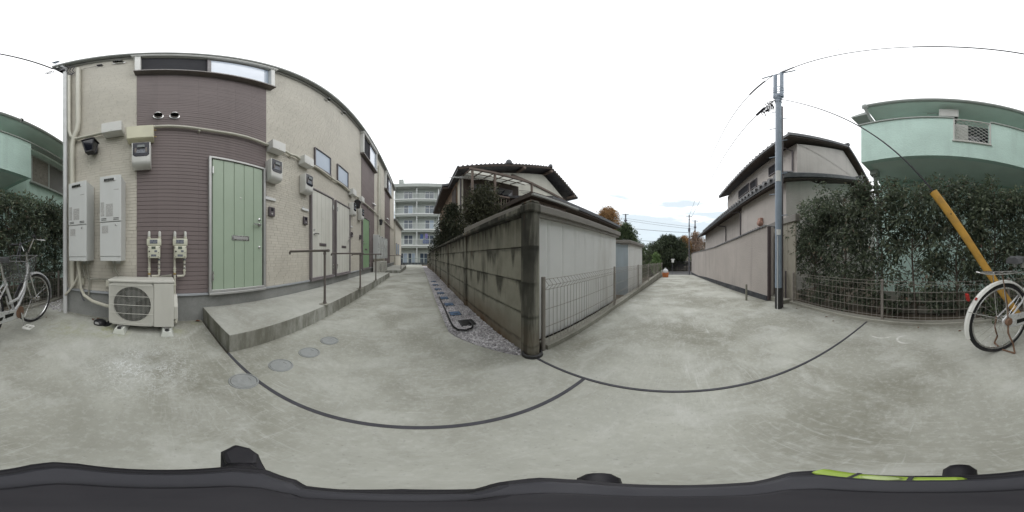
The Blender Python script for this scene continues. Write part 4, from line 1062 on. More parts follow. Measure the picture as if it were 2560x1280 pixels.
def hedge_shrub(x, y, h, label, wdt=.95, dens=1.0, low=.35, lean=0.):
    r_ = root('hedge_shrub', (x, y, 0), label, 'shrub', 'evergreen shrubs planted as a hedge behind the mesh fence')
    b = MB(); clumps = []
    tx = x + rng.uniform(-.05, .05)
    tr = [(x, y, -.02), (tx, y + rng.uniform(-.03, .03), .4), (tx + rng.uniform(-.05, .05), y, .85), (x + rng.uniform(-.08, .08), y, h * .7), (x + rng.uniform(-.1, .1), y, h * .93)]
    part(MB().tube(tr, [.019, .016, .013, .009, .004], 7), 'trunk', M['bark'], r_, smooth=True)
    n = int(112 * dens)
    for k in range(n):
        u = rng.random(); z = low + (h - low) * (u ** .72)
        half = wdt / 2 * (.9 if z > .5 else .75)
        cx = x + rng.uniform(-half, half) + lean * z; cy = y + rng.uniform(-.27, .27) * (1 if z < h - .25 else .7)
        if z > h - .2 and rng.random() < .35: z += rng.uniform(0, .16)
        clumps.append((cx, cy, z, rng.uniform(.07, .14)))
        if k % 2 == 0:
            zi = max(.15, min(h * .9, z - rng.uniform(.1, .35))); t = zi / h
            b.tube([(x + (tx - x) * min(1, t * 2), y, zi), ((x + cx) / 2, (y + cy) / 2, (zi + z) / 2 + .02), (cx, cy, z)], [.006, .004, .002], 4)
    for k in range(int(14 * dens)):   # straggling low shoots
        z = rng.uniform(.08, low + .1); clumps.append((x + rng.uniform(-.4, .4), y + rng.uniform(-.1, .22), z, .06))
    part(b, 'branches', M['bark'], r_)
    crown('foliage', M['hedge'], r_, clumps, 42, .070, 1.15)
    return r_
HY = -2.32
hs = [(2.02, 1.86, .95, 1.25, 'bushy shrub at the hedge end beside the grey utility pole'), (1.35, 2.02, .95, 1.1, 'hedge shrub second from the utility pole, left of the fence post'), (.78, 1.98, .9, .8, 'thin hedge shrub with pale trunk showing mint wall through gaps'), (.22, 1.96, .9, .8, 'hedge shrub with two visible stems right of the near fence post'), (-.36, 1.93, .95, 1.05, 'hedge shrub directly behind the top of the yellow guard'), (-.98, 1.92, .95, 1.15, 'hedge shrub behind the lower half of the yellow guard'), (-1.62, 1.94, .95, 1.1, 'hedge shrub behind the bicycle saddle and rear rack'), (-2.3, 1.98, .95, 1.0, 'hedge shrub behind the bicycle basket'), (-3.0, 2.05, 1.0, 1.0, 'hedge shrub behind the front wheel of the bicycle'), (-3.8, 2.1, 1.1, 1.0, 'hedge shrub seen just left of the white corner downpipe'), (-4.7, 2.1, 1.1, .9, 'farthest hedge shrub, behind the apartment corner')]
for i, (x, h, w, d, lb) in enumerate(hs): hedge_shrub(x, HY + rng.uniform(-.05, .05), h, lb, w, d)
wr = root('weed', (-.78, -1.9, 0), 'green weed clump growing through the mesh fence by the bicycle wheel', 'weed')
part(MB().tube([(-.78, -2.0, 0), (-.77, -1.95, .12), (-.79, -1.9, .25)], [.006, .005, .003], 5), 'stem', M['bark'], wr)
crown('leaves', M['greentree'], wr, [(-.78 + rng.uniform(-.13, .13), -1.93 + rng.uniform(-.07, .08), rng.uniform(.03, .32), .05) for k in range(16)], 14, .05, 1.2)
for k in range(8):
    dry_leaf(rng.uniform(-2.6, 2.0), -1.86 + rng.uniform(-.03, .22) * (1 if k % 3 else 2.2), rng.uniform(0, 6), rng.uniform(.025, .045), 'tiny brown leaf on the concrete in front of the hedge fence')
    bpy.data.objects['dry_leaf.%03d' % (3 + k)]['group'] = 'tiny leaves fallen below the hedge'
for (x0, x1, z0, z1, lb) in ((.05, .95, .16, .26, 'weathered grey concrete slab lying behind the mesh fence under thin shrubs'), (-.4, .6, .0, .11, 'lower mossy concrete slab at the foot of the hedge')):
    tag(part(MB().box(x0, x1, -2.75, -2.42, z0 if z0 else -.02, z1), 'concrete_slab', M['kerb'], None, .015, 2), lb, 'slab')
tag(part(MB().box(.1, .9, -2.72, -2.45, -.02, .157), 'concrete_block', M['wall_slab'], None, .012, 2), 'dark block carrying the upper concrete slab behind the fence', 'block')

# ------------------------------------------------------------------ mint green house
GH = root('green_house', (-2, -5, 0), 'mint green stucco house with long balcony parapet behind the hedge', 'house')
part(MB().box(-14, 1.45, -11, -4.0, -.1, 2.84), 'wall', M['mint'], GH)
part(MB().box(-14, 1.30, -11, -3.85, 2.841, 5.2), 'upper_wall', M['mint'], GH)
part(MB().box(-2.6, 1.27, -3.848, -2.76, 2.842, 2.95), 'balcony_floor', M['soffit_mint'], GH)
PYf, PYb = -2.75, -2.87
# U-shaped parapet with a notch for the lattice
m = MB()
m.prism([(1.27, -3.849), (1.27, PYf), (-2.6, PYf), (-2.6, -3.849), (-2.48, -3.849), (-2.48, PYb), (1.15, PYb), (1.15, -3.849)], lambda u, v, t: (u, v, t), 2.835, 3.26)
part(m, 'parapet', M['mint'], GH)
part(MB().prism([(1.27, -3.849), (1.27, PYf), (-.37, PYf), (-.37, PYb), (1.15, PYb), (1.15, -3.849)], lambda u, v, t: (u, v, t), 3.2601, 3.99), 'parapet', M['mint'], GH)
part(MB().prism([(-1.04, PYf), (-2.6, PYf), (-2.6, -3.849), (-2.48, -3.849), (-2.48, PYb), (-1.04, PYb)], lambda u, v, t: (u, v, t), 3.2601, 3.99), 'parapet', M['mint'], GH)
part(MB().prism([(1.31, -3.849), (1.31, PYf + .03), (-.385, PYf + .03), (-.385, PYb - .02), (1.13, PYb - .02), (1.13, -3.849)], lambda u, v, t: (u, v, t), 3.991, 4.035), 'parapet_coping', M['mint_trim'], GH, .006)
part(MB().prism([(-1.03, PYf + .03), (-2.64, PYf + .03), (-2.64, -3.849), (-2.46, -3.849), (-2.46, PYb - .02), (-1.03, PYb - .02)], lambda u, v, t: (u, v, t), 3.991, 4.035), 'parapet_coping', M['mint_trim'], GH, .006)
lw = part(MB().box(-1.06, -.345, PYb - .01, PYf + .03, 3.23, 3.262), 'lattice', M['whitepaint'], GH, .004)
part(frame_ring('y', -1.045, -.366, 3.2622, 3.985, .026, PYf - .02, PYf + .012), 'lattice_frame', M['whitepaint'], lw, .003)
sl = MB(); x0, x1, z0, z1 = -1.018, -.392, 3.285, 3.955
for sgn in (1, -1):
    c = -1.2
    while c < 1.6:
        # line z = z0 + sgn*(x-x0) + off clipped to the rectangle
        pts_ = []
        for t in np.linspace(0, 1, 120):
            x = x0 + t * (x1 - x0); z = z0 + c + sgn * (x - x0) * 1.0
            if z0 <= z <= z1: pts_.append((x, PYf - (.004 if sgn > 0 else .010), z))
        if len(pts_) > 2: sl.bar(pts_[0], pts_[-1], .009, .005)
        c += .105
part(sl, 'lattice_slats', M['whitepaint'], lw, stuff=True)
# laundry and items seen through the lattice
part(MB().box(-.66, -.40, PYb - .05, PYb - .03, 3.30, 3.95), 'balcony_panel', M['whitepaint'], GH)
part(MB().box(-1.0, -.70, PYb - .40, PYb - .38, 3.0, 3.62), 'balcony_door', M['whitepaint'], GH)
part(MB().box(-1.6, -.2, -3.846, -3.83, 3.0, 4.9), 'window', M['dark_glass'], GH)
# roof, eaves and gutter
rfm = MB(); ex0, ex1, ey = -14.3, 1.34, -3.12
rfm.add([(ex0, ey, 5.26), (ex1, ey, 5.26), (ex1, -11.5, 5.26), (ex0, -11.5, 5.26), (ex0 + 4, -7.3, 6.9), (ex1 - 4, -7.3, 6.9)], [(0, 1, 5, 4), (1, 2, 5), (2, 3, 4, 5), (3, 0, 4), (3, 2, 1, 0)])
part(rfm, 'roof', M['tile'], GH)
part(MB().box(ex0, ex1, -11.4, ey + .0, 5.20, 5.258), 'soffit', M['soffit_mint'], GH)
gu = MB().prism([(ey + .001, 5.22), (ey + .03, 5.19), (ey + .085, 5.195), (ey + .105, 5.235), (ey + .105, 5.27), (ey + .001, 5.27)], lambda u, v, t: (t, u, v), -2.55, ex1 + .02)
part(gu, 'gutter', M['mint_trim'], GH)
gu = MB().prism([(ey + .001, 5.22), (ey + .03, 5.19), (ey + .085, 5.195), (ey + .105, 5.235), (ey + .105, 5.27), (ey + .001, 5.27)], lambda u, v, t: (t, u, v), -14, -2.6)
part(gu, 'gutter', M['mint_trim'], GH)
part(MB().lathe([(.055, .0), (.055, .05), (.03, .09), (.002, .10)], ZI((-2.57, ey + .06, 5.27)), 12), 'ridge_end', M['darkwood'], GH, smooth=True)
part(MB().lathe([(.03, -.16), (.075, -.10), (.08, .0), (.06, .04), (.002, .05)], ZI((ex1 - .02, ey + .06, 5.25)), 14), 'rain_head', M['mint_trim'], GH, smooth=True)
part(MB().tube([(ex1 - .02, ey + .06, 5.1), (ex1 - .06, ey - .12, 4.8), (ex1 - .12, -3.5, 4.5), (ex1 - .12, -3.7, 4.3), (ex1 - .12, -3.7, 3.0)], .035, 8), 'downpipe', M['mint_trim'], GH, smooth=True)
part(MB().hexa([(1.36, -3.25), (1.75, -3.25), (1.75, -6), (1.36, -6)], [5.06] * 4, [5.2, 5.12, 5.12, 5.2]), 'side_eave', M['mint_trim'], GH)
part(MB().box(1.08, 1.26, -3.32, -3.14, 2.72, 2.84), 'rain_head', M['mint_trim'], GH, .01)
part(MB().tube([(1.17, -3.23, 2.73), (1.17, -3.3, 2.5), (1.30, -3.9, 2.1), (1.36, -3.95, 1.9), (1.36, -3.95, .0)], .045, 10), 'downpipe', M['mint_trim'], GH, smooth=True)
sb = part(MB().box(-.55, -.15, -3.62, -3.28, 4.70, 5.05), 'shutter_box', M['whitepaint'], GH, .01, 2)
part(MB().box(-.53, -.17, -3.6, -3.3, 4.672, 4.699), 'slot', M['ac_dark'], sb)
part(MB().box(-.14, .1, -3.45, -3.42, 4.98, 5.0), 'rail', M['mint_trim'], sb)
# side window with hood
hd = part(MB().box(-5.8, -2.95, -3.849, -3.38, 4.74, 4.80), 'window_hood', M['mint_trim'], GH, .008)
part(MB().box(-5.8, -2.95, -3.849, -3.60, 4.66, 4.738), 'hood_soffit', M['soffit_mint'], hd)
f = part(frame_ring('y', -5.5, -3.61, 3.46, 4.64, .05, -3.849, -3.80), 'window', M['mint_trim'], GH, .004)
part(MB().box(-4.52, -4.47, -3.849, -3.805, 3.511, 4.589), 'mullion', M['mint_trim'], f)
part(MB().box(-4.47, -3.66, -3.849, -3.83, 3.521, 4.589), 'pane', simple('drawn_curtain', (.20, .185, .16), .3, .2, 9), f)
part(MB().box(-5.5, -4.52, -3.849, -3.832, 3.521, 4.589), 'pane', simple('window_mesh', (.13, .125, .115), .4, .1, 5), f)
part(MB().box(-5.6, -3.55, -3.849, -3.74, 3.40, 3.459), 'sill', M['mint_trim'], f, .006)

# ------------------------------------------------------------------ beige house on the road, its garden wall and panels
BW = root('garden_wall', (6, -1.6, 0), 'long pinkish beige plaster wall with tiled coping along the road', 'wall')
xs = [2.70, 4.2, 6.2, 8.5, 11, 13.4, 15]
by = lambda x: -1.70 + .018 * (x - 2.7)
bt = lambda x: np.interp(x, [2.7, 4, 6.6, 10, 13.4, 15], [1.47, 1.375, 1.225, 1.17, 1.13, 1.05])
bb = lambda x: np.interp(x, [2.7, 4, 6.6, 10, 10.01, 15], [.085, .04, -.12, -.33, -.42, -.62])
for a_, b_ in zip(xs, xs[1:]):
    part(MB().hexa([(a_, by(a_) - .15), (b_, by(b_) - .15), (b_, by(b_)), (a_, by(a_))], [bb(a_ + .02) - .02, bb(b_ - .02) - .02] + [bb(b_ - .02) - .02, bb(a_ + .02) - .02], [bt(a_), bt(b_), bt(b_), bt(a_)]), 'plaster_panel', M['plaster_low'], BW)
    part(MB().hexa([(a_, by(a_) - .14), (b_ - .008, by(b_) - .14), (b_ - .008, by(b_) + .016), (a_, by(a_) + .016)], [zg(a_, 0) - .1, zg(b_, 0) - .1] + [zg(b_, 0) - .1, zg(a_, 0) - .1], [bb(a_ + .02), bb(b_ - .02), bb(b_ - .02), bb(a_ + .02)]), 'base_stone', M['base_stone'], BW, .004)
tl = MB(); x = 2.72; tiles = []
proto = None
while x < 14.8:
    z = bt(x) + .004
    if proto is None:
        m = MB().prism([(-.05, 0), (-.05, .02), (-.03, .034), (.0, .04), (.03, .034), (.05, .02), (.05, 0)], lambda u, v, t: (x + .055 + u, by(x) + t, z + v), -.19, .035)
        proto = part(m, 'coping_tile', M['eave_tile'], BW); px0_, pz0 = x, z
    else:
        c = proto.copy(); COL.objects.link(c); c.parent = BW; c.location = (x - px0_, by(x) - by(px0_), z - pz0)
    x += .115
part(MB().box(2.665, 2.698, -1.765, -1.70, .0, 1.46), 'gap_strip', simple('plum_gap_strip', (.085, .066, .07), .6), BW)  # dark strip standing in for the shaded gap between wall and boards
tag(part(MB().tube([(3.0, -1.39, -.06), (3.0, -1.39, .30)], .022, 10), 'marker_stake', M['kerb'], smooth=True), 'short grey stake standing at the road edge by the plaster wall', 'stake')
# grey-beige shed panels behind the pole
SP = root('board_fence', (2.6, -1.97, 0), 'pale vertical board panels with a sloping cap behind the utility pole', 'fence')
for k in range(4):
    x0 = 2.20 + k * .225
    part(MB().box(x0, x0 + .221, -2.02, -1.99, -.1, 1.50 + .02), 'board', simple('pale_board', (.37, .345, .29), .7, .08, 4, dirt=(.22, .2, .16), dirt_amt=.4, streak=True) if k == 0 else bpy.data.materials['pale_board'], SP, .004)
part(MB().hexa([(2.16, -2.06), (3.12, -2.06), (3.12, -1.955), (2.16, -1.955)], [1.521, 1.50, 1.50, 1.521], [1.66, 1.585, 1.585, 1.66]), 'cap', M['shed_cap'], SP, .006)
tag(part(MB().box(2.28, 3.05, -1.945, -1.935, .07, .08), 'fence_bottom_rail', M['wire']), 'thin bronze rail low behind the utility pole', 'rail')
mf = root('mesh_fence', (2.6, -1.93, 0), 'short piece of mesh fence behind the utility pole', 'fence')
m = MB()
for k in range(9): m.tube([(2.42 + k * .066, -1.92, .08), (2.42 + k * .066, -1.92, .57)], .002, 4, caps=False)
for h in (.09, .2, .31, .42, .52, .57): m.tube([(2.40, -1.915, h), (2.98, -1.915, h)], .0026, 4, caps=False)
part(m, 'wire_panel', M['wire'], mf, stuff=True)
part(MB().box(2.385, 2.412, -1.935, -1.905, .02, .60), 'post', M['darkframe'], mf, .003)

BH = root('beige_house', (7, -6, 0), 'beige plaster house with two tiers of dark tiled roof beyond the pole', 'house')
part(MB().box(3.3, 6.2, -10.4, -2.66, -.5, 3.3), 'wall', M['plaster'], BH)
part(MB().box(6.201, 16.5, -10.4, -3.05, -1.2, 3.2), 'wall', M['plaster'], BH)
part(MB().box(3.69, 10.3, -10.2, -3.40, 3.0, 5.02), 'upper_wall', M['plaster'], BH)
# gable end of the upper storey
part(MB().prism([(-3.40, 5.0), (-8.5, 5.0), (-6.1, 6.25)], lambda u, v, t: (t, u, v), 3.69, 3.9), 'gable_wall', M['plaster'], BH)
def gable_roof(parent, x0, x1, ya, za, yr, zr_, yb, zb, th, mt, under, tiles=True, pitch=.27, name='roof'):
    m = MB()
    m.prism([(ya, za), (yr, zr_), (yb, zb), (yb, zb - th), (yr, zr_ - th), (ya, za - th)], lambda u, v, t: (t, u, v), x0, x1)
    r_ = part(m, name, mt, parent)
    s = MB(); s.prism([(ya - .03 * np.sign(ya - yr), za - th - .001), (yr, zr_ - th - .001), (yb + .03 * np.sign(yr - yb), zb - th - .001), (yb + .03 * np.sign(yr - yb), zb - th - .05), (yr, zr_ - th - .05), (ya - .03 * np.sign(ya - yr), za - th - .05)], lambda u, v, t: (t, u, v), x0 + .04, x1 - .04)
    part(s, 'soffit', under, r_)
    if tiles:
        t = MB(); x = x0 + .06
        while x < x1 - .05:
            for (p, q) in (((ya, za), (yr, zr_)), ((yr, zr_), (yb, zb))):
                t.tube([(x, p[0], p[1] + .005), (x, q[0], q[1] + .005)], .04, 6)
            x += pitch
        part(t, 'tile_rows', M['tile'], r_, stuff=True)
        m = MB().tube([(x0 - .02, yr, zr_ + .07), (x1 + .02, yr, zr_ + .07)], .10, 8)
        part(m, 'ridge', M['tile'], r_)
    return r_
gable_roof(BH, 3.40, 10.6, -2.86, 5.10, -6.1, 6.52, -8.95, 5.15, .12, M['tile'], M['darkwood'])
gable_roof(BH, 3.02, 17.5, -2.38, 3.02, -6.6, 4.62, -9.4, 3.4, .12, M['tile'], M['darkwood'])
# row of weathered tile ends on the lower eave
proto = None; k = 0; x = 3.1
while x < 14:
    if proto is None:
        m = MB().lathe([(.075, 0), (.075, .10), (.07, .34)], lambda a, b, h: (x + a, -2.33 - h, 3.035 + b + h * .38), 10, 0, math.pi)
        m.disc(lambda a, b, h: (x + a, -2.33, 3.035 + b), .07, 0, 10)
        proto = part(m, 'roof_tile', M['eave_tile'], BH); xp = x
    else:
        c = proto.copy(); COL.objects.link(c); c.parent = BH; c.location = (x - xp, 0, rng.uniform(-.008, .008))
    x += .27
for (x0, x1, z0, z1) in ((4.75, 5.25, 4.18, 4.62), (6.2, 6.85, 4.1, 4.55), (7.0, 8.3, 4.15, 4.62)):
    f = part(frame_ring('y', x0, x1, z0, z1, .04, -3.399, -3.35), 'window', M['darkframe'], BH)
    part(MB().box(x0 + .04, x1 - .04, -3.399, -3.38, z0 + .04, z1 - .04), 'pane', M['screen'], f)
dp = MB().tube([(4.15, -2.95, 4.98), (4.0, -3.2, 4.85), (3.86, -3.36, 4.72), (3.86, -3.36, 3.5)], .03, 8)
part(dp, 'downpipe', M['darkframe'], BH, smooth=True)
part(MB().tube([(6.9, -2.5, 2.86), (6.4, -2.62, 2.80), (6.28, -2.64, 2.7), (6.28, -2.64, 0)], .03, 8), 'downpipe', M['darkframe'], BH, smooth=True)
part(MB().tube([(9.9, -2.6, 2.8), (9.5, -2.98, 2.7), (9.45, -3.0, 2.5), (9.45, -3.0, 0)], .03, 8), 'downpipe', M['darkframe'], BH, smooth=True)
vh = part(MB().lathe([(.10, 0), (.10, .09), (.08, .14), (.001, .16)], lambda x, y, h: (4.55 + x, -2.655 + h, 1.95 + y), 12), 'vent_hood', M['pinkbox'], BH, smooth=True)
part(MB().box(4.46, 4.64, -2.655, -2.55, 1.99, 2.12), 'vent_cover', M['pinkbox'], vh, .01)
part(MB().tube([(4.55, -2.6, 1.88), (4.55, -2.6, 1.3)], .035, 8), 'pipe', M['pinkbox'], vh)

# ------------------------------------------------------------------ utility pole, wires, guy guard
PX_, PY_ = 2.15, -1.57
UP = root('utility_pole', (PX_, PY_, 0), 'slim grey steel utility pole with forked top and dark base sleeve', 'utility pole')
part(MB().tube([(PX_, PY_, -.05), (PX_, PY_, 4.95)], [.058, .050], 16), 'pole', M['pole'], UP, smooth=True)
part(MB().lathe([(.0595, -.03), (.0595, .355), (.058, .36)], ZI((PX_, PY_, 0)), 16), 'base_sleeve', M['dark_pole'], UP, smooth=True)
for s_ in (-1, 1):
    part(MB().tube([(PX_ + s_ * .055, PY_ + s_ * .025, 4.78), (PX_ + s_ * .055, PY_ + s_ * .025, 6.28 + (.12 if s_ < 0 else 0))], .034, 10), 'upright', M['pole'], UP, smooth=True)
cl = MB()
for z in (4.85, 5.1, 5.25): cl.lathe([(.098, -.02), (.10, 0), (.098, .02)], ZI((PX_, PY_, z)), 12)
for z in (4.55, 4.68, 4.75): cl.lathe([(.056, -.015), (.064, 0), (.056, .015)], ZI((PX_, PY_, z)), 12)
part(cl, 'clamps', M['pole'], UP, stuff=True)
sb_ = MB()
for k, z in enumerate((1.55, 1.95, 2.35, 2.75, 3.15, 3.55, 3.85, 4.15)): sb_.bar((PX_, PY_, z), (PX_ + (.15 if k % 2 else -.11), PY_ + (.08 if k % 2 else -.10), z + .01), .012)
part(sb_, 'step_bolts', M['pole'], UP, stuff=True)
part(MB().tube([(PX_ - .05, PY_ + .055, 0), (PX_ - .05, PY_ + .05, 1.2)], .008, 8), 'conduit', M['pipe_cool'], UP)
part(MB().tube([(PX_ + .0, PY_ - .075, 0), (PX_, PY_ - .07, 4.4)], .022, 8), 'conduit', M['darkframe'], UP)  # dark tube built in place of the shadow along the pole
part(MB().lathe([(.0605, 0), (.0605, .22)], ZI((PX_, PY_, 2.17)), 10, R(95), R(185)), 'number_plate', M['white'], UP)
part(MB().lathe([(.0605, 0), (.0605, .09)], ZI((PX_, PY_, 1.22)), 10, R(110), R(185)), 'number_plate', M['white'], UP)
part(MB().bar((PX_ - .30, PY_ - .1, 6.28), (PX_ + .35, PY_ + .1, 6.42), .03), 'crossarm', M['pole'], UP)

BR = Vector((-1.93, -1.56, 6.40))
def wire(a, b, sag, r_, mt, label, name='overhead_wire', sleeve=None):
    rt = root(name, a, label, 'wire', 'overhead wires')
    P_ = catenary(a, b, sag, 40)
    part(MB().tube(P_, r_, 6), 'wire', mt, rt, smooth=True)
    if sleeve:
        i0, i1, rr = sleeve
        part(MB().tube(P_[i0:i1 + 1], rr, 8), 'sleeve', M['blackwire'], rt, smooth=True)
    return rt
w1 = wire((PX_ - .05, PY_ - .02, 6.38), BR, .16, .0135, M['blackwire'], 'thick black cable from the pole top to the apartment corner', sleeve=(19, 40, .020))
part(MB().tube(catenary((PX_ - .05, PY_ - .02, 6.38), BR, .16, 40)[0:4], .02, 8), 'splice', M['blackwire'], w1)
wire((PX_ - .04, PY_ - .03, 6.5), (-1.8, -1.35, 7.35), .10, .006, M['greywire'], 'thin wire above the thick cable, over the apartment roof corner')
FP = Vector((14, -1.17, 4.45))
w2 = wire((PX_ + .06, PY_ + .03, 4.7), FP + Vector((0, 0, -.5)), .25, .009, M['greywire'], 'lower wire bundle running from the near pole along the road')
part(MB().tube(catenary((PX_ + .06, PY_ + .03, 4.7), FP + Vector((0, 0, -.5)), .25, 40)[1:3], .03, 8), 'sleeve', M['blackwire'], w2)
w3 = wire((PX_ + .06, PY_ + .03, 6.35), FP + Vector((0, 0, -.05)), .3, .010, M['greywire'], 'upper wire running from the pole top along the road')
part(MB().tube(catenary((PX_ + .06, PY_ + .03, 6.35), FP, .3, 40)[1:4], .02, 8), 'splice', M['blackwire'], w3)
lp = root('cable_coil', (PX_ + .2, PY_, 4.6), 'tangle of black cable loops beside the pole under the fork', 'cable', None)
m = MB()
for k in range(7):
    c0 = Vector((PX_ + .10 + k * .045, PY_ + rng.uniform(-.05, .07), 4.60 - k * .025)); ra, rb_ = rng.uniform(.06, .12), rng.uniform(.04, .09)
    m.tube([c0 + Vector((ra * math.cos(t), .05 * math.sin(t * 2 + k), rb_ * math.sin(t))) for t in np.linspace(0, 6.28, 15)[:-1]], .008, 5, closed=True)
part(m, 'loops', M['blackwire'], lp, stuff=True)
# cable landing on the apartment corner
bk = root('cable_bracket', BR, 'dark bracket and cable loops on the upper corner of the apartment', 'bracket')
m = MB().tube([BR + Vector((-.05, .03 + .075 * math.sin(t) - .12, -.13 + .075 * math.cos(t))) for t in np.linspace(0, 6.28, 19)[:-1]], .007, 6, closed=True)
m.tube([BR + Vector((-.03, -.11 + .068 * math.sin(t), -.12 + .068 * math.cos(t))) for t in np.linspace(0, 6.28, 19)[:-1]], .006, 6, closed=True)
for k in range(4):
    e = Vector((W + .045, -1.318 + .01 * k, 5.70)); s0 = BR + Vector((-.02, .0, -.03))
    m.tube([s0, s0 + Vector((.02, .10 + .05 * k, -.06)), s0 + Vector((0, .20 + .06 * k, -.22)), s0 + Vector((-.03, .17 + .05 * k, -.42)), e + Vector((0, .02 * k, .1)), e], .008, 6)
part(m, 'cable_loops', M['blackwire'], bk, smooth=True, stuff=True)
part(MB().box(W + .01, W + .16, -1.47, -1.44, 6.33, 6.37), 'bracket_arm', M['steel'], bk)
part(MB().lathe([(.045, -.09), (.05, -.05), (.03, .05), (.015, .08)], ZI((W + .10, -1.40, 6.12)), 10), 'clamp', M['blackwire'], bk, smooth=True)
m = MB().tube([(W + .02, -1.1, 6.02), (W + .04, -1.0, 5.98), (W + .03, -.9, 6.02), (W + .03, -.84, 6.09)], .005, 5)
m.box(W + .005, W + .05, -.88, -.80, 6.07, 6.11)
part(m, 'sensor_wire', M['blackwire'], bk)
m = MB().tube([(-1.93, -1.50, 6.58), (-1.93, -1.50, 6.95)], .008, 6); m.box(-1.96, -1.90, -1.56, -1.44, 6.95, 6.99)
tag(part(m, 'roof_post', M['pole']), 'small wire support post on the apartment gutter corner', 'post')

G0 = Vector((-1.15, -1.885, 0)); G1 = Vector((PX_, PY_, 4.72)); gd = (G1 - G0)
wire(G1, G0 + gd * .3, 0.0, .0085, M['blackwire'], 'taut black guy wire from the pole down to the yellow guard', 'guy_wire')
GG = root('guy_guard', G0, 'yellow tube guarding the guy wire, leaning over the hedge', 'guard')
n_ = Vector(gd).normalized()
part(MB().tube([G0 - n_ * .02, G0 + gd * .17, G0 + gd * .342], .046, 16, caps=False), 'tube', M['yellow'], GG, smooth=True)
part(MB().tube([G0 + gd * .338, G0 + gd * .3425], .0455, 16), 'end_plug', M['yellow'], GG)
for t in (.11, .285):
    q = G0 + gd * t; part(MB().lathe([(.008, .044), (.008, .05), (.001, .051)], lambda x, y, h, q=q: (q.x + x, q.y + h, q.z + y), 8), 'bolt', M['dark_pole'], GG)

# far poles and cross wires
def far_pole(x, y, top, r_, label):
    t = root('utility_pole', (x, y, zg(x, 0)), label, 'utility pole', 'distant utility poles')
    part(MB().tube([(x, y, zg(x, 0) - .1), (x, y, top)], [r_, r_ * .75], 10), 'pole', M['greywire'], t, smooth=True)
    part(MB().bar((x - .1, y - r_ * 4, top - .15), (x + .1, y + r_ * 4, top - .1), r_ * .6), 'crossarm', M['greywire'], t)
    part(MB().box(x - r_ * 1.4, x + r_ * 1.4, y - r_ * 1.5, y + r_ * 1.5, top - 1.5, top - 1.2), 'junction', M['greywire'], t)
    for k in range(5): part(MB().lathe([(r_ * .95, -.03), (r_ * 1.2, 0), (r_ * .95, .03)], ZI((x, y, top - .45 - .5 * k)), 8), 'band', M['greywire'], t)
far_pole(14, -1.17, 4.5, .06, 'thin grey pole at the end of the road beside the plaster wall')
far_pole(30, -3.6, 7.6, .14, 'dark pole rising behind the eave of the beige house at road end')
far_pole(30, 9.5, 9.2, .16, 'dark pole above the autumn trees left of the road')
for z0, z1, lb in ((8.3, 6.3, 'highest cross wire beyond the road end'), (7.9, 5.9, 'second cross wire beyond the road end'), (6.4, 5.2, 'third, darker cross wire beyond the road end'), (4.1, 3.5, 'lowest dark cross wire above the round tree')):
    wire((30, 9.5, z0), (30, -3.6, z1), .25, .035 if z0 < 7 else .022, M['greywire'], lb)

# ------------------------------------------------------------------ house behind the concrete wall
HH = root('tiled_house', (5, 9, 0), 'old cream house with dark tiled gable roof and covered balcony behind the concrete wall', 'house')
part(MB().box(1.95, 9.0, 7.3, 15, -.3, 5.0), 'wall', M['cream_plaster'], HH)
part(MB().prism([(2.1, 5.0), (9.0, 5.0), (6.9, 6.35)], lambda u, v, t: (u, t, v), 7.3, 7.5), 'gable_wall', M['cream_plaster'], HH)
part(MB().box(1.90, 1.949, 8.2, 15, -.3, 5.0), 'side_plaster', M['brown_plaster'], HH)
rm = MB().prism([(1.62, 5.10), (7.0, 6.78), (9.75, 5.35), (9.75, 5.20), (7.0, 6.62), (1.62, 4.95)], lambda u, v, t: (u, t, v), 6.75, 9.2)
hr = part(rm, 'roof', M['tile'], HH)
rm = MB().prism([(1.28, 5.25), (7.0, 7.0), (9.75, 5.5), (9.75, 5.36), (7.0, 6.85), (1.28, 5.1)], lambda u, v, t: (u, t, v), 9.201, 15.6)
part(rm, 'rear_roof', M['tile'], HH)
part(MB().box(1.32, 1.9, 9.25, 15.5, 4.98, 5.098), 'soffit', M['darkwood'], HH)
vb = MB().prism([(1.60, 4.93), (1.60, 5.09), (7.0, 6.77), (9.77, 5.34), (9.77, 5.18), (7.0, 6.60)], lambda u, v, t: (u, t, v), 6.70, 6.748)
part(vb, 'verge_board', M['darkwood'], hr)
tl_ = MB()
for k in range(27):
    t = k / 26; x = 1.62 + t * 5.38; z = 5.10 + t * 1.68
    tl_.tube([(x, 6.68, z + .0), (x, 9.0, z + .0)], .05, 6)
for k in range(15):
    t = k / 14; x = 7.0 + t * 2.75; z = 6.78 - t * 1.43
    tl_.tube([(x, 6.68, z + .0), (x, 9.0, z + .0)], .05, 6)
part(tl_, 'tile_rows', M['tile'], hr, stuff=True)
part(MB().lathe([(.16, -.1), (.17, .05), (.11, .18), (.002, .24)], ZI((4.15, 6.8, 6.0)), 10), 'ridge_end_tile', M['tile'], hr, smooth=True)
part(MB().lathe([(.13, -.1), (.13, .05), (.08, .14), (.002, .18)], ZI((7.0, 6.75, 6.85)), 10), 'ridge_end_tile', M['tile'], hr, smooth=True)
ra = MB()
for x, z in ((5.0, 5.98), (7.0, 6.5), (9.3, 5.36)): ra.box(x - .07, x + .07, 6.62, 7.3, z - .16, z - .02)
part(ra, 'purlin_end', M['wood_beam'], hr, stuff=True)
part(MB().bar((4.6, 7.27, 5.55), (9.0, 7.27, 4.95), .10, .14), 'band', M['wood_beam'], HH)
f = part(MB().box(1.86, 1.899, 8.25, 9.3, 3.5, 4.75), 'shutter', M['darkwood'], HH)
part(MB().tube([(1.9, 7.4, 5.0), (1.9, 7.4, 0)], .04, 8), 'downpipe', M['darkframe'], HH)
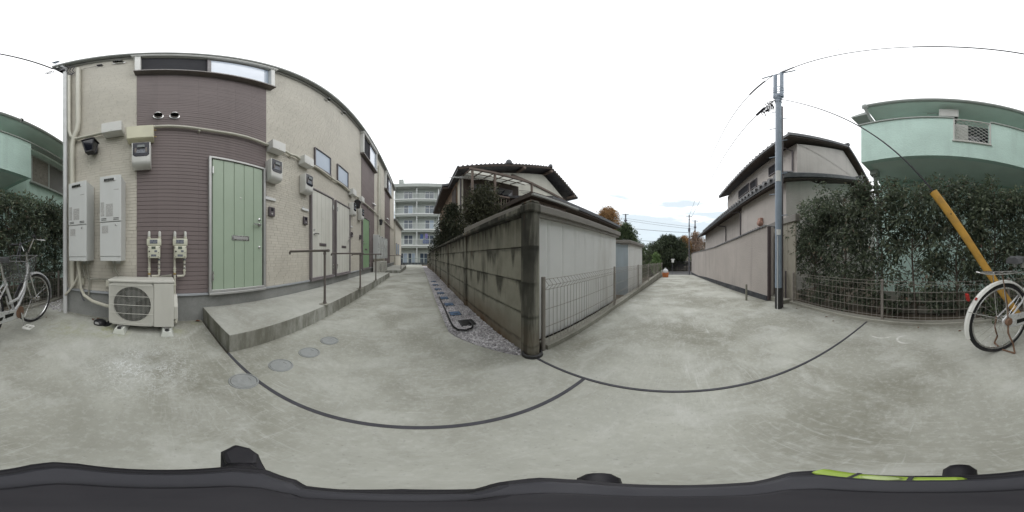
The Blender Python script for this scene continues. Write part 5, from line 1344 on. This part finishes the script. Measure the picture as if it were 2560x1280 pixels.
dr = MB()
for k in range(3): dr.tube([(1.75 - .25 * k, 7.0, 4.72 - .05 * k), (2.9 - .2 * k, 6.9, 4.68 - .05 * k)], .02, 6)
part(dr, 'laundry_pole', M['steel'], HH)
# balcony
part(MB().box(2.0, 5.0, 6.05, 7.29, 2.9, 3.0), 'balcony_floor', M['wood_beam'], HH)
part(MB().box(2.0, 5.0, 7.2, 7.298, 3.0, 4.85), 'balcony_wall', M['darkwood'], HH)
f = part(MB().box(2.3, 4.6, 7.15, 7.199, 3.1, 4.5), 'window', M['darkframe'], HH)
part(MB().box(2.38, 3.4, 7.14, 7.149, 3.18, 4.42), 'pane', M['dark_glass'], f); part(MB().box(3.5, 4.52, 7.14, 7.149, 3.18, 4.42), 'pane', M['dark_glass'], f)
bm_ = part(MB().bar((1.9, 6.0, 4.62), (5.0, 6.0, 4.60), .09, .10), 'roof_beam', M['wood_beam'], HH)
part(MB().bar((1.95, 6.0, 3.50), (5.0, 6.0, 3.49), .07), 'balustrade_rail', M['wood_beam'], HH)
for x in (2.02, 3.0, 4.95): part(MB().bar((x, 6.02, 2.6), (x, 6.02, 4.58), .085), 'balcony_post', M['wood_beam'], HH)
bl_ = MB()
for k in range(22): bl_.box(2.1 + k * .13, 2.14 + k * .13, 6.0, 6.03, 2.98, 3.46)
part(bl_, 'balusters', M['wood_beam'], HH, stuff=True)
for k in range(6):
    x0 = 1.96 + k * .505
    part(MB().hexa([(x0 + .02, 6.06), (x0 + .485, 6.06), (x0 + .485, 7.15), (x0 + .02, 7.15)], [4.63, 4.63, 4.88, 4.88], [4.636, 4.636, 4.886, 4.886]), 'roof_pane', M['translucent'], HH)
    part(MB().bar((x0, 6.05, 4.62), (x0, 7.2, 4.88), .04, .05), 'rafter', M['wood_beam'], HH)
part(MB().bar((1.96, 6.6, 4.73), (5.0, 6.6, 4.73), .03), 'purlin', M['wood_beam'], HH)
# single storey parts to the right
part(MB().box(3.9, 9.5, 3.9, 7.29, -.5, 2.62), 'low_wall', M['cream_plaster'], HH)
part(MB().hexa([(3.7, 3.45), (9.8, 3.45), (9.8, 7.28), (3.7, 7.28)], [2.70, 2.70, 3.9, 3.9], [2.83, 2.83, 4.0, 4.0]), 'low_roof', M['tile'], HH)
part(MB().box(3.75, 9.7, 3.5, 3.9, 2.62, 2.695), 'low_soffit', M['darkwood'], HH)
part(MB().box(2.7, 4.2, 3.35, 7.0, -.3, 2.46), 'annex_wall', M['wood_beam'], HH)
part(MB().box(2.6, 4.3, 3.18, 7.05, 2.461, 2.61), 'annex_roof', M['darkwood'], HH, .01)
M['shutter'] = simple('taupe_shutter', (.20, .165, .145), .6)
for x in (2.75, 3.2, 3.65): part(MB().box(x, x + .40, 3.325, 3.349, 1.7, 2.4), 'shutter', M['shutter'], HH, .01)
part(MB().box(2.6, 4.6, 3.10, 3.18, 2.47, 2.54), 'low_gutter', M['gutter'], HH, .01)
ls_ = MB()
for k in range(4): ls_.bar((4.2 + .1 * k, 6.0, 4.0 - .06 * k), (4.6 + .05 * k, 5.6, 3.9 - .06 * k), .02)
part(ls_, 'laundry_rack', M['darkframe'], HH, stuff=True)

def garden_bush(x, y, rx, ry, z0, z1, mt, n, size, label, cat='bush', nm='garden_bush', per=40, tr=True):
    r_ = root(nm, (x, y, 0), label, cat)
    cl_ = []
    for k in range(n):
        a_ = rng.uniform(0, 6.28); q = rng.random() ** .5; t = rng.random()
        w = math.sin(math.pi * min(1, .18 + .8 * t)) ** .6
        cl_.append((x + rx * q * math.cos(a_) * w, y + ry * q * math.sin(a_) * w, z0 + (z1 - z0) * t, (z1 - z0) * rng.uniform(.07, .14)))
    b = MB().tube([(x, y, -.7 if z0 < 0 else -.3), (x, y, z0 + (z1 - z0) * .4), (x + .05, y, z0 + (z1 - z0) * .8)], [.05 * (z1 - z0) / 2, .03 * (z1 - z0) / 2, .01], 6)
    for k in range(0, n, 5): b.tube([(x, y, z0 + (z1 - z0) * .2), cl_[k][:3]], [.008, .003], 4)
    part(b, 'trunk', M['bark'], r_)
    crown('crown', mt, r_, cl_, per, size, 1.25)
    return r_
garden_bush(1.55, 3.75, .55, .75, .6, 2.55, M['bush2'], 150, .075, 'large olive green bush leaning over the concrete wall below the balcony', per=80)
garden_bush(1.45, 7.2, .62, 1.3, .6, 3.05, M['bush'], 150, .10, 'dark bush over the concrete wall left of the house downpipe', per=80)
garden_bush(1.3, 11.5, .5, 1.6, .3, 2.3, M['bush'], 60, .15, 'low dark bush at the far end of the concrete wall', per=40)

# ------------------------------------------------------------------ five-storey block at the alley end
FB = root('apartment_block', (2, 28, 0), 'pale five storey apartment block with white balconies closing the alley', 'building')
bx0, bx1, by0 = -4.35, 13, 28.0
fl = [-.62, 2.62, 5.42, 8.22, 11.02, 13.6]
part(MB().box(bx0, bx1, by0 + 1.3, by0 + 9, -.9, 13.9), 'wall', M['blockback'], FB)
part(MB().box(bx0 - .1, bx1, by0 - .1, by0 + 9, 13.6, 14.25), 'roof', M['blockwall'], FB)
part(MB().box(bx0 + .72, bx0 + 1.5, by0 + .5, by0 + 1.6, 14.251, 15.4), 'roof_tank', M['blockwall'], FB)
rl = MB()
for k in range(12): rl.tube([(bx0 + .3 + k * 1.4, by0 + .2, 14.25), (bx0 + .3 + k * 1.4, by0 + .2, 15.3)], .025, 4)
for z in (14.8, 15.28): rl.tube([(bx0, by0 + .2, z), (bx1, by0 + .2, z)], .02, 4)
part(rl, 'roof_railing', M['slabwhite'], FB, stuff=True)
part(MB().box(bx0, bx0 + .16, by0 + .06, by0 + 1.299, -.9, 13.59), 'end_wall', M['blockwall'], FB)
bays_x = [-4.19, -.48, 3.3, 7.1, 10.9]
for k, z in enumerate(fl[:-1]):
    if k:
        part(MB().box(bx0 - .05, bx1, by0 - .08, by0 + 1.298, z - .02, z + .16), 'balcony_slab', M['slabwhite'], FB)
        part(MB().box(bx0, bx1, by0 + .05, by0 + 1.298, z - .32, z - .021), 'slab_beam', M['blockback'], FB)
        for xa, xb in zip(bays_x, bays_x[1:]):
            rr = MB(); n = 24
            for q in range(n + 1): rr.box(xa + (xb - xa) * q / n, xa + (xb - xa) * q / n + .022, by0 + .0, by0 + .02, z + .16, z + 1.15)
            rr.box(xa, xb, by0 - .01, by0 + .03, z + 1.15, z + 1.2)
            part(rr, 'railing', M['slabwhite'], FB, stuff=True)
    for q, (xa, xb) in enumerate(zip(bays_x, bays_x[1:])):
        part(MB().box(xb - .06, xb + .06, by0 + .08, by0 + 1.297, z + .17, fl[k + 1] - .33), 'partition', M['slabwhite'], FB)
        wx0 = xa + (xb - xa) * (.36 if q % 2 == 0 else .38) if k else xa + .35
        for (wa, wb) in ([(wx0, wx0 + 1.65)] if k else [(xa + .5, xa + 2.0), (xa + 2.1, xa + 3.4)]):
            zt, zb = z + 2.05, z + (.35 if k else .25)
            Y0, Y1 = by0 + 1.24, by0 + 1.299; wm = (wa + wb) / 2
            f = part(frame_ring('y', wa, wb, zb, zt, .07, Y0, Y1), 'window', M['slabwhite'], FB)
            part(MB().box(wm - .035, wm + .035, Y0 + .005, Y1, zb + .071, zt - .071), 'mullion', M['slabwhite'], f)
            part(MB().box(wa + .07, wm - .035, Y0 + .03, Y1, zb + .071, zt - .071), 'pane', M['blockglass'], f)
            part(MB().box(wm + .035, wb - .07, Y0 + .03, Y1, zb + .071, zt - .071), 'pane', M['frost'] if (k + q) % 3 == 0 else M['blockglass'], f)
        part(MB().tube([(xb - .2, by0 + 1.25, z), (xb - .2, by0 + 1.25, z + 2.6)], .05, 6), 'downpipe', M['slabwhite'], FB)
part(MB().box(bx0, bx1, by0 - .06, by0 + .0, -.7, -.25), 'ground_kerb', M['base_stone'], FB)
rr = MB()
for q in range(40): rr.box(-3.9 + q * .25, -3.87 + q * .25, by0 - .5, by0 - .47, -.65, .45)
rr.box(-4, 6, by0 - .51, by0 - .46, .45, .52)
tag(part(rr, 'alley_railing', M['railglass']), 'pale low railing in front of the five storey block', 'railing')
for (x0, x1, z0, z1, mt, lb) in ((.1, .62, 3.75, 4.6, 'blueclothes', 'blue laundry hanging left on the second floor balcony'), (.95, 1.4, 3.9, 4.7, 'purple', 'violet laundry hanging beside the blue wash'), (.55, 1.6, 3.0, 3.8, 'blueclothes', 'dark blue bedding draped over the balcony rail')):
    m = MB(); n = 5
    for k in range(n):
        xa, xb = x0 + (x1 - x0) * k / n, x0 + (x1 - x0) * (k + 1) / n
        m.box(xa + .005, xb - .005, by0 + .10 + .04 * (k % 2), by0 + .16 + .04 * (k % 2), z0 + .08 * rng.random(), z1)
    m.box(x0, x1, by0 + .1, by0 + .2, z1, z1 + .05)
    tag(part(m, 'laundry', M[mt]), lb, 'laundry', 'laundry on the apartment block')

# ------------------------------------------------------------------ trees and things at the end of the road
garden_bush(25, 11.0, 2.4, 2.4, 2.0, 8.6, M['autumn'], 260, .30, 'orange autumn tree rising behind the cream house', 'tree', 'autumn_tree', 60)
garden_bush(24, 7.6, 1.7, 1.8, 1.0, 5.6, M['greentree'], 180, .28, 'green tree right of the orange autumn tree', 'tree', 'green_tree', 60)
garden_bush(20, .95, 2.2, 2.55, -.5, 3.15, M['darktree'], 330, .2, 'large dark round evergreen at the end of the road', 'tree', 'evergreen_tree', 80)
garden_bush(9.2, 2.05, .9, .55, -.2, 1.55, M['greentree'], 80, .12, 'leafy green bush past the blue grey shed', 'bush')
garden_bush(12.2, 1.85, .8, .55, -.5, 1.35, M['darktree'], 60, .13, 'darker bush behind the far mesh fence', 'bush')
garden_bush(11.2, 1.35, .45, .28, -.2, .95, M['lime'], 34, .13, 'pale lime green plant over the far fence', 'plant', 'garden_plant')
garden_bush(26, -1.4, 1.0, 1.0, 1.4, 3.9, M['autumn'], 110, .24, 'orange brown autumn tree behind the thin far pole', 'tree', 'autumn_tree', 50)
garden_bush(27, -3.4, 1.4, 1.5, .8, 4.6, M['autumn2'], 130, .24, 'faded pinkish autumn tree by the eave of the beige house', 'tree', 'autumn_tree', 45)
garden_bush(34, 4, 3, 9, -.5, 3.2, M['greentree'], 130, .4, 'hazy row of green trees far beyond the road', 'trees', 'far_trees', 34)
garden_bush(34, -6, 3, 4, -.5, 3.4, M['darktree'], 80, .4, 'dark distant trees behind the beige house', 'trees', 'far_trees', 30)
# dark low fence across the road end
cf = root('low_fence', (18.9, 0, -.85), 'low dark slatted fence across the road end under the round tree', 'fence')
for k in range(6): part(MB().box(18.9, 18.93, -3.2, 3.4, -.82 + k * .165, -.69 + k * .165), 'slat', M['dark_pole'], cf)
pm = MB()
for k in range(8): pm.box(18.94, 19.0, -3.1 + k * .9, -3.03 + k * .9, -.9, .2)
part(pm, 'post', M['dark_pole'], cf, stuff=True)
part(MB().tube([(18.9, -3.2, .23), (18.9, 3.4, .23)], .03, 6), 'rail', M['greywire'], cf)
sg = root('sign_post', (14.6, .3, -.8), 'small white sign on a thin post at the road end', 'sign')
part(MB().tube([(14.6, .3, -.82), (14.6, .3, .4)], .018, 8), 'post', M['greywire'], sg)
part(MB().box(14.57, 14.59, .14, .36, .30, .55), 'board', M['white'], sg, .004)
part(MB().box(14.57, 14.59, .08, .42, .551, .62), 'top_board', M['white'], sg, .004)
# orange crate with white bag
oc = root('crate', (11.0, .72, zg(11, 0)), 'orange crate against the kerb at the far left of the road', 'crate')
z0 = zg(11, 0) + .002
part(MB().hexa([(10.85, .50), (11.2, .50), (11.2, .86), (10.85, .86)], [z0] * 4, [z0 + .27] * 4, [(10.82, .47), (11.23, .47), (11.23, .89), (10.82, .89)]), 'body', M['orange'], oc, .02, 2)
part(MB().box(10.805, 11.245, .455, .905, z0 + .271, z0 + .30), 'rim', M['orange'], oc, .01)
part(MB().lathe([(.17, 0), (.20, .08), (.18, .17), (.10, .25), (.04, .29), (.06, .33), (.001, .33)], ZI((11.0, .69, z0 + .302)), 12), 'bag', M['bag'])
tag(bpy.data.objects['bag'], 'white plastic bag heaped on the orange crate', 'bag')

# ------------------------------------------------------------------ bicycle
BA = Vector((-.57, -1.235, 0)); h_ = Vector((-.9618, -.2737, 0)); rr_ = Vector((-.2737, .9618, 0))
def B(s, t, z): return BA + h_ * s + rr_ * t + Vector((0, 0, z))
BK = root('bicycle', BA, 'silver and white city bicycle with its handlebar turned backwards, parked before the hedge', 'bicycle')
RW, FA = .325, .93
def make_wheel(c, d, n, lab):
    """c centre, d forward unit, n axle unit"""
    up = Vector((0, 0, 1))
    circ = lambda r_, k, off=0: [c + d * (r_ * math.cos(2 * math.pi * i / k)) + up * (r_ * math.sin(2 * math.pi * i / k)) + n * off for i in range(k)]
    tyre = part(MB().tube(circ(RW - .018, 48), .018, 8, closed=True), 'wheel', M['rubber'], BK, smooth=True, label=lab)
    part(MB().tube(circ(RW - .038, 48), .011, 6, closed=True), 'rim', M['steel'], tyre, smooth=True)
    part(MB().tube([c - n * .05, c - n * .03, c + n * .03, c + n * .05], [.012, .022, .022, .012], 10), 'hub', M['steel'], tyre, smooth=True)
    sp_ = MB()
    for i in range(28):
        a_ = 2 * math.pi * i / 28; b_ = a_ + (.5 if i % 4 < 2 else -.5); sd_ = .028 if i % 2 else -.028
        sp_.tube([c + n * sd_ + d * (.02 * math.cos(b_)) + up * (.02 * math.sin(b_)), c + d * ((RW - .045) * math.cos(a_)) + up * ((RW - .045) * math.sin(a_))], .0011, 3, caps=False)
    part(sp_, 'spokes', M['chrome'], tyre, stuff=True)
    return tyre
make_wheel(B(0, 0, RW), h_, rr_, 'rear wheel')
st_a = R(194); fd = (h_ * math.cos(st_a) + rr_ * math.sin(st_a)).normalized(); fn = Vector((-fd.y, fd.x, 0))
FC = B(FA - .0, 0, RW)
make_wheel(FC, fd, fn, 'front wheel')
def fender(c, d, n, a0, a1, r_, w, mt, nm):
    m = MB(); k = 22; up = Vector((0, 0, 1)); vs = []
    for i in range(k + 1):
        a_ = R(a0 + (a1 - a0) * i / k); rad = d * math.cos(a_) + up * math.sin(a_)
        for t, dr in ((-1, -.014), (-.6, .004), (0, .010), (.6, .004), (1, -.014)): vs.append(c + rad * (r_ + dr) + n * (w * t))
    m.add(vs, [(i * 5 + j, i * 5 + j + 1, i * 5 + j + 6, i * 5 + j + 5) for i in range(k) for j in range(4)])
    return part(m, nm, mt, BK, smooth=True)
fender(B(0, 0, RW), h_, rr_, 35, 196, RW + .018, .027, M['whitefender'], 'fender')
fender(FC, fd, fn, 62, 190, RW + .018, .025, M['silver'], 'fender')
SIL = M['silver']
bb_ = B(.50, 0, .275); hl = B(.775, 0, .66); ht = B(.755, 0, .80)
m = MB()
m.tube([B(.765, .012, .775), B(.735, .012, .66), B(.66, .012, .50), B(.56, .012, .41), B(.40, .012, .39)], .0155, 10)
m.tube([B(.775, -.0, .72), B(.76, 0, .62), B(.69, 0, .45), B(.585, 0, .33), B(.505, 0, .28)], .0165, 10)
m.tube([bb_, B(.33, 0, .66)], .0155, 10)
m.tube([ht, hl], .020, 12)
m.tube([bb_ - rr_ * .035, bb_ + rr_ * .035], .024, 12)
for s_ in (-1, 1):
    m.tube([B(.36, s_ * .02, .60), B(.18, s_ * .05, .45), B(.0, s_ * .062, RW)], .009, 8)
    m.tube([bb_ + rr_ * s_ * .02, B(.25, s_ * .05, .285), B(0, s_ * .062, RW)], .010, 8)
part(m, 'frame', SIL, BK, smooth=True)
m = MB()
for s_ in (-1, 1): m.tube([hl + fn * s_ * .035, FC + (hl - FC) * .5 + fn * s_ * .05 + fd * .01, FC + fn * s_ * .055], [.012, .010, .008], 8)
m.tube([hl + fn * .04, hl - fn * .04], .014, 8)
part(m, 'fork', M['chrome'], BK, smooth=True)
stem = B(.735, 0, .93)
part(MB().tube([ht, stem], .0125, 10), 'stem', M['chrome'], BK, smooth=True)
e1 = Vector((-1.20, -1.175, 1.075)); e2 = Vector((-1.36, -1.74, 1.03)); sv = (e1 - e2).normalized(); sv.z = 0; sv.normalize()
hb = part(MB().tube([e2 + h_ * -.02, e2 + sv * .10 + h_ * .03, stem - sv * .13 + Vector((0, 0, .07)), stem - sv * .06, stem, stem + sv * .06, stem + sv * .12 + Vector((0, 0, .07)), e1 - sv * .10 + h_ * .03, e1 - h_ * .02], .0105, 10), 'handlebar', M['chrome'], BK, smooth=True)
part(MB().tube([e1 - sv * .06 + h_ * .015, e1 - h_ * .10 + sv * .03], .016, 10), 'grip', M['black'], hb, smooth=True)
part(MB().tube([e2 + sv * .06 + h_ * .015, e2 - h_ * .10 - sv * .03], .016, 10), 'grip', M['black'], hb, smooth=True)
for e, q in ((e1, 1), (e2, -1)):
    part(MB().tube([e - sv * q * .10 + h_ * .06 - Vector((0, 0, .01)), e - sv * q * .02 + h_ * .10 - Vector((0, 0, .02)), e + h_ * .16 + sv * q * .02 - Vector((0, 0, .02))], .006, 6), 'brake_lever', M['steel'], hb, smooth=True)
cb = MB()
cb.tube([e1 - sv * .08 + h_ * .05, stem + Vector((0, 0, .09)) - h_ * .10, stem - h_ * .14 - Vector((0, 0, .08)), ht + h_ * .05 - Vector((0, 0, .06)), hl + h_ * .05], .0035, 5)
cb.tube([e2 + sv * .08 + h_ * .05, stem + Vector((0, 0, .11)) - h_ * .12, stem - h_ * .20 - Vector((0, 0, .10)), B(.6, .02, .6), B(.45, .03, .45)], .0035, 5)
cb.tube([stem + sv * .03 + Vector((0, 0, .03)), stem + h_ * .10 - Vector((0, 0, .06)), ht + h_ * .09 - Vector((0, 0, .04)), hl + h_ * .06 + Vector((0, 0, .05)), hl + h_ * .03], .0035, 5)
part(cb, 'brake_cable', M['greywire'], BK, smooth=True, stuff=True)
# basket (over the frame because the bar is turned round)
bs = MB(); bc = B(.58, 0, .0); zt, zb = .855, .64
def ring(z, a_, b_): return [bc + h_ * (a_ * sx) + rr_ * (b_ * sy) + Vector((0, 0, z + .03 * sx)) for sx, sy in ((-1, -1), (1, -1), (1, 1), (-1, 1))]
R0, R1 = ring(zt, .13, .17), ring(zb, .10, .125)
bs.tube(R0, .005, 6, closed=True); bs.tube(R1, .004, 6, closed=True)
for i in range(4):
    for k in range(9):
        t = k / 9; bs.tube([R0[i].lerp(R0[(i + 1) % 4], t), R1[i].lerp(R1[(i + 1) % 4], t)], .0011, 4, caps=False)
    for q in range(1, 6):
        t = q / 6; bs.tube([R0[i].lerp(R1[i], t), R0[(i + 1) % 4].lerp(R1[(i + 1) % 4], t)], .0011, 4, caps=False)
for k in range(1, 8): bs.tube([R1[0].lerp(R1[1], k / 8), R1[3].lerp(R1[2], k / 8)], .0018, 4, caps=False)
part(bs, 'basket', M['basket'], BK, stuff=True)
# saddle
sd_ = MB(); prof = [(-.15, .085, .0), (-.12, .105, .012), (-.05, .10, .008), (.03, .055, .0), (.10, .028, .002), (.135, .015, -.004)]
vs = []
for s_, w, dz in prof:
    for t, dzz in ((-1, -.05), (-.85, -.01), (-.4, .008), (0, .0), (.4, .008), (.85, -.01), (1, -.05)): vs.append(B(.265 + s_, w * t, .862 + dz + dzz))
nf = [(i * 7 + j, i * 7 + j + 1, i * 7 + j + 8, i * 7 + j + 7) for i in range(len(prof) - 1) for j in range(6)] + [tuple(range(7)), tuple(range((len(prof) - 1) * 7, len(prof) * 7))] + [(0, 7 * (len(prof) - 1), 7 * len(prof) - 1, 6)]
sd_.add(vs, nf)
sdo = part(sd_, 'saddle', M['saddle'], BK, smooth=True)
part(MB().tube([B(.33, 0, .64), B(.275, 0, .83)], .0125, 10), 'seat_post', M['chrome'], BK, smooth=True)
for s_ in (-1, 1): part(MB().lathe([(.022, 0), (.022, .045)], ZI(tuple(B(.20, s_ * .05, .775))), 10), 'saddle_spring', M['steel'], sdo)
# rack
rk = MB()
for s_ in (-1, 1):
    rk.tube([B(.22, s_ * .05, .735), B(.0, s_ * .06, .735), B(-.18, s_ * .055, .745), B(-.24, s_ * .03, .757), B(-.25, 0, .76)], .006, 8)
    rk.tube([B(-.05, s_ * .06, .735), B(-.02, s_ * .07, .5), B(.0, s_ * .07, RW)], .005, 6)
for s_ in (.15, .05, -.05, -.15): rk.tube([B(s_, -.055, .738), B(s_, .055, .738)], .004, 6)
rk.tube([B(.15, 0, .745), B(-.2, 0, .76)], .004, 6)
part(rk, 'rack', M['chrome'], BK, smooth=True)
part(MB().tube([B(-.05, .062, .73), B(-.01, .072, .5), B(.0, .075, RW)], .006, 6), 'rack_stay', M['rust'], BK, smooth=True)
part(MB().tube([B(-.335, .03, .47), B(-.15, .06, .40), B(0, .07, RW)], .003, 5), 'fender_stay', M['chrome'], BK)
part(MB().obox(B(-.325, .0, .575), (.022, .040, .062), Matrix.Rotation(math.atan2(h_.y, h_.x), 3, 'Z') @ Matrix.Rotation(R(-12), 3, 'Y')), 'reflector', M['red'], BK, .01, 2)
part(MB().obox(B(-.262, .012, .558), (.004, .022, .022), Matrix.Rotation(math.atan2(h_.y, h_.x), 3, 'Z') @ Matrix.Rotation(R(35), 3, 'Y')), 'sticker', M['red'], BK)
# chain guard, crank, pedals
cgp = [(.55, .315), (.575, .275), (.55, .235), (.45, .215), (.20, .235), (.0, .262), (-.05, .30), (-.06, .345), (-.01, .385), (.2, .36), (.42, .325)]
cg = part(MB().prism(cgp, lambda u, v, t: B(u, t, v), .060, .074), 'chain_guard', SIL, BK, .006, 2)
sl_ = MB()
for a_, b_ in ((.10, .22), (.26, .38)): sl_.prism([(a_, .275), (b_, .268), (b_ + .02, .300), (a_, .315)], lambda u, v, t: B(u, t, v), .0745, .0755)
part(sl_, 'cutout', M['ac_dark'], cg)
part(MB().lathe([(.066, 0), (.066, .006), (.02, .008), (.001, .008)], lambda x, y, h: B(.50 + x, .0752 + h, .275 + y), 20), 'chainring_cover', M['rust'], BK, smooth=True)
cr_ = part(MB().tube([B(.50, .09, .275), B(.515, .10, .20), B(.53, .105, .11)], [.013, .010, .010], 8), 'crank', M['chrome'], BK, smooth=True)
pd = MB(); c0 = B(.53, .16, .105)
for s_, t in ((-.042, 0), (.042, 0)): pd.bar(c0 + h_ * s_ - rr_ * .045, c0 + h_ * s_ + rr_ * .045, .018, .022)
for t in (-.043, 0, .043): pd.bar(c0 + rr_ * t - h_ * .042, c0 + rr_ * t + h_ * .042, .010, .02)
part(pd, 'pedal', M['whitefender'], cr_, .003)
cr2 = part(MB().tube([B(.50, -.06, .275), B(.485, -.08, .36), B(.475, -.09, .44)], .010, 8), 'crank', M['chrome'], BK, smooth=True)
part(MB().obox(B(.475, -.145, .44), (.09, .09, .024), Matrix.Rotation(math.atan2(h_.y, h_.x), 3, 'Z')), 'pedal', M['black'], cr2, .005)
# rear stand and hub parts
sn = MB()
for s_ in (-1, 1): sn.tube([B(0, s_ * .075, RW), B(-.01, s_ * .085, .22), B(.03, s_ * .10, .10), B(.02, s_ * .13, .012)], .008, 8)
sn.tube([B(.02, -.13, .012), B(-.01, 0, .010), B(.02, .13, .012)], .008, 8)
part(sn, 'kickstand', M['rust'], BK, smooth=True)
part(MB().lathe([(.035, 0), (.038, .015), (.028, .028), (.001, .03)], lambda x, y, h: B(x, .07 + h, RW + y), 14), 'drum_brake', M['rust'], BK, smooth=True)
lm = part(MB().lathe([(.0, .0), (.022, .01), (.026, .03), (.02, .055), (.001, .06)], lambda x, y, h: (FC + fd * -.02 + fn * (.075 + x) + fd * h + Vector((0, 0, .02 + y))), 10), 'dynamo_hub', M['chrome'], BK, smooth=True)
part(MB().tube([hl + h_ * .02 + Vector((0, 0, -.03)), hl + h_ * .06 + rr_ * .03 + Vector((0, 0, -.12)), FC + rr_ * .05 + Vector((0, 0, .1))], .004, 5), 'lamp_cord', M['greywire'], BK)

# ------------------------------------------------------------------ camera tripod below the lens
TR = root('tripod', (0, 0, 0), 'black camera tripod head with yellow green bubble level, standing on the concrete', 'tripod')
zt = .770
out = [(-.031, -.018), (-.031, .014), (-.026, .0185), (-.016, .017), (-.012, .0145), (.004, .0145), (.010, .0195), (.017, .019), (.0195, .013), (.0195, -.010), (.0225, -.019), (.019, -.0245), (.0, -.0265), (-.024, -.0255), (-.029, -.0235)]
part(MB().prism(out, lambda u, v, t: (u, v, t), zt - .016, zt - .0045), 'head', M['tripod'], TR, .002, 2)
part(MB().prism([(u * .86, v * .84) for u, v in out], lambda u, v, t: (u, v, t), zt - .0044, zt), 'plate', M['tripod_soft'], TR, .0015, 2)
part(MB().prism([(u * .52, v * .50) for u, v in out], lambda u, v, t: (u, v, t), zt + .0002, zt + .004), 'pad', M['tripod'], TR, .001, 2)
vl = part(MB().box(-.005, .0190, -.0243, -.0200, zt - .0042, zt - .0006), 'level_vial', M['vial'], TR, .0015, 2)
vm = MB()
for x in (.0030, .0115): vm.box(x - .0004, x + .0004, -.0244, -.0199, zt - .004, zt - .0003)
part(vm, 'level_mark', M['black'], vl)
part(MB().lathe([(.0026, 0), (.0022, .0008), (.001, .0012), (.0001, .0013)], lambda x, y, h: (.0072 + x * 1.3, -.0222 + y * .6, zt - .0006 + h), 12), 'bubble', M['bubble'], vl)
part(MB().tube([(0, 0, zt - .016), (0, 0, .16)], [.013, .011], 14), 'column', M['tripod'], TR, smooth=True)
part(MB().tube([(0, 0, .74), (0, 0, .69)], .020, 14), 'collar', M['tripod'], TR, smooth=True)
for a_, r1 in ((-63, .055), (63, .043), (190, .053)):
    d = Vector((math.sin(R(a_)), math.cos(R(a_)), 0))
    lg = part(MB().tube([d * .016 + Vector((0, 0, .70)), d * .05 + Vector((0, 0, .35)), d * .095 + Vector((0, 0, .008))], [.010, .009, .007], 10), 'leg', M['tripod'], TR, smooth=True)
    part(MB().lathe([(.010, 0), (.011, .010), (.008, .016)], ZI(tuple(d * .095 + Vector((0, 0, .001)))), 10), 'rubber_foot', M['black'], lg)
    kb_ = MB().tube([d * .018 + Vector((0, 0, .70)), d * (r1 - .02) + Vector((0, 0, .70)), d * (r1 - .006) + Vector((0, 0, .702)), d * r1 + Vector((0, 0, .702))], [.004, .004, .005, .003], 10)
    if a_ < 0:
        lv = [(-.067, .0245), (-.0735, .0345), (-.066, .0385), (-.057, .0375), (-.038, .028), (-.044, .016)]
        part(MB().prism(lv, lambda u, v, t: (u, v, t), .688, .697), 'clamp_lever', M['tripod'], TR, .002, 2)
        part(MB().prism([(u * .93 - .0015, v * .93 + .001) for u, v in lv[:4]] + [(-.046, .030), (-.050, .020)], lambda u, v, t: (u, v, t), .6985, .704), 'clamp_lever', M['tripod'], TR, .002, 2)
    part(kb_, 'knob', M['tripod'], TR, .001, smooth=True)
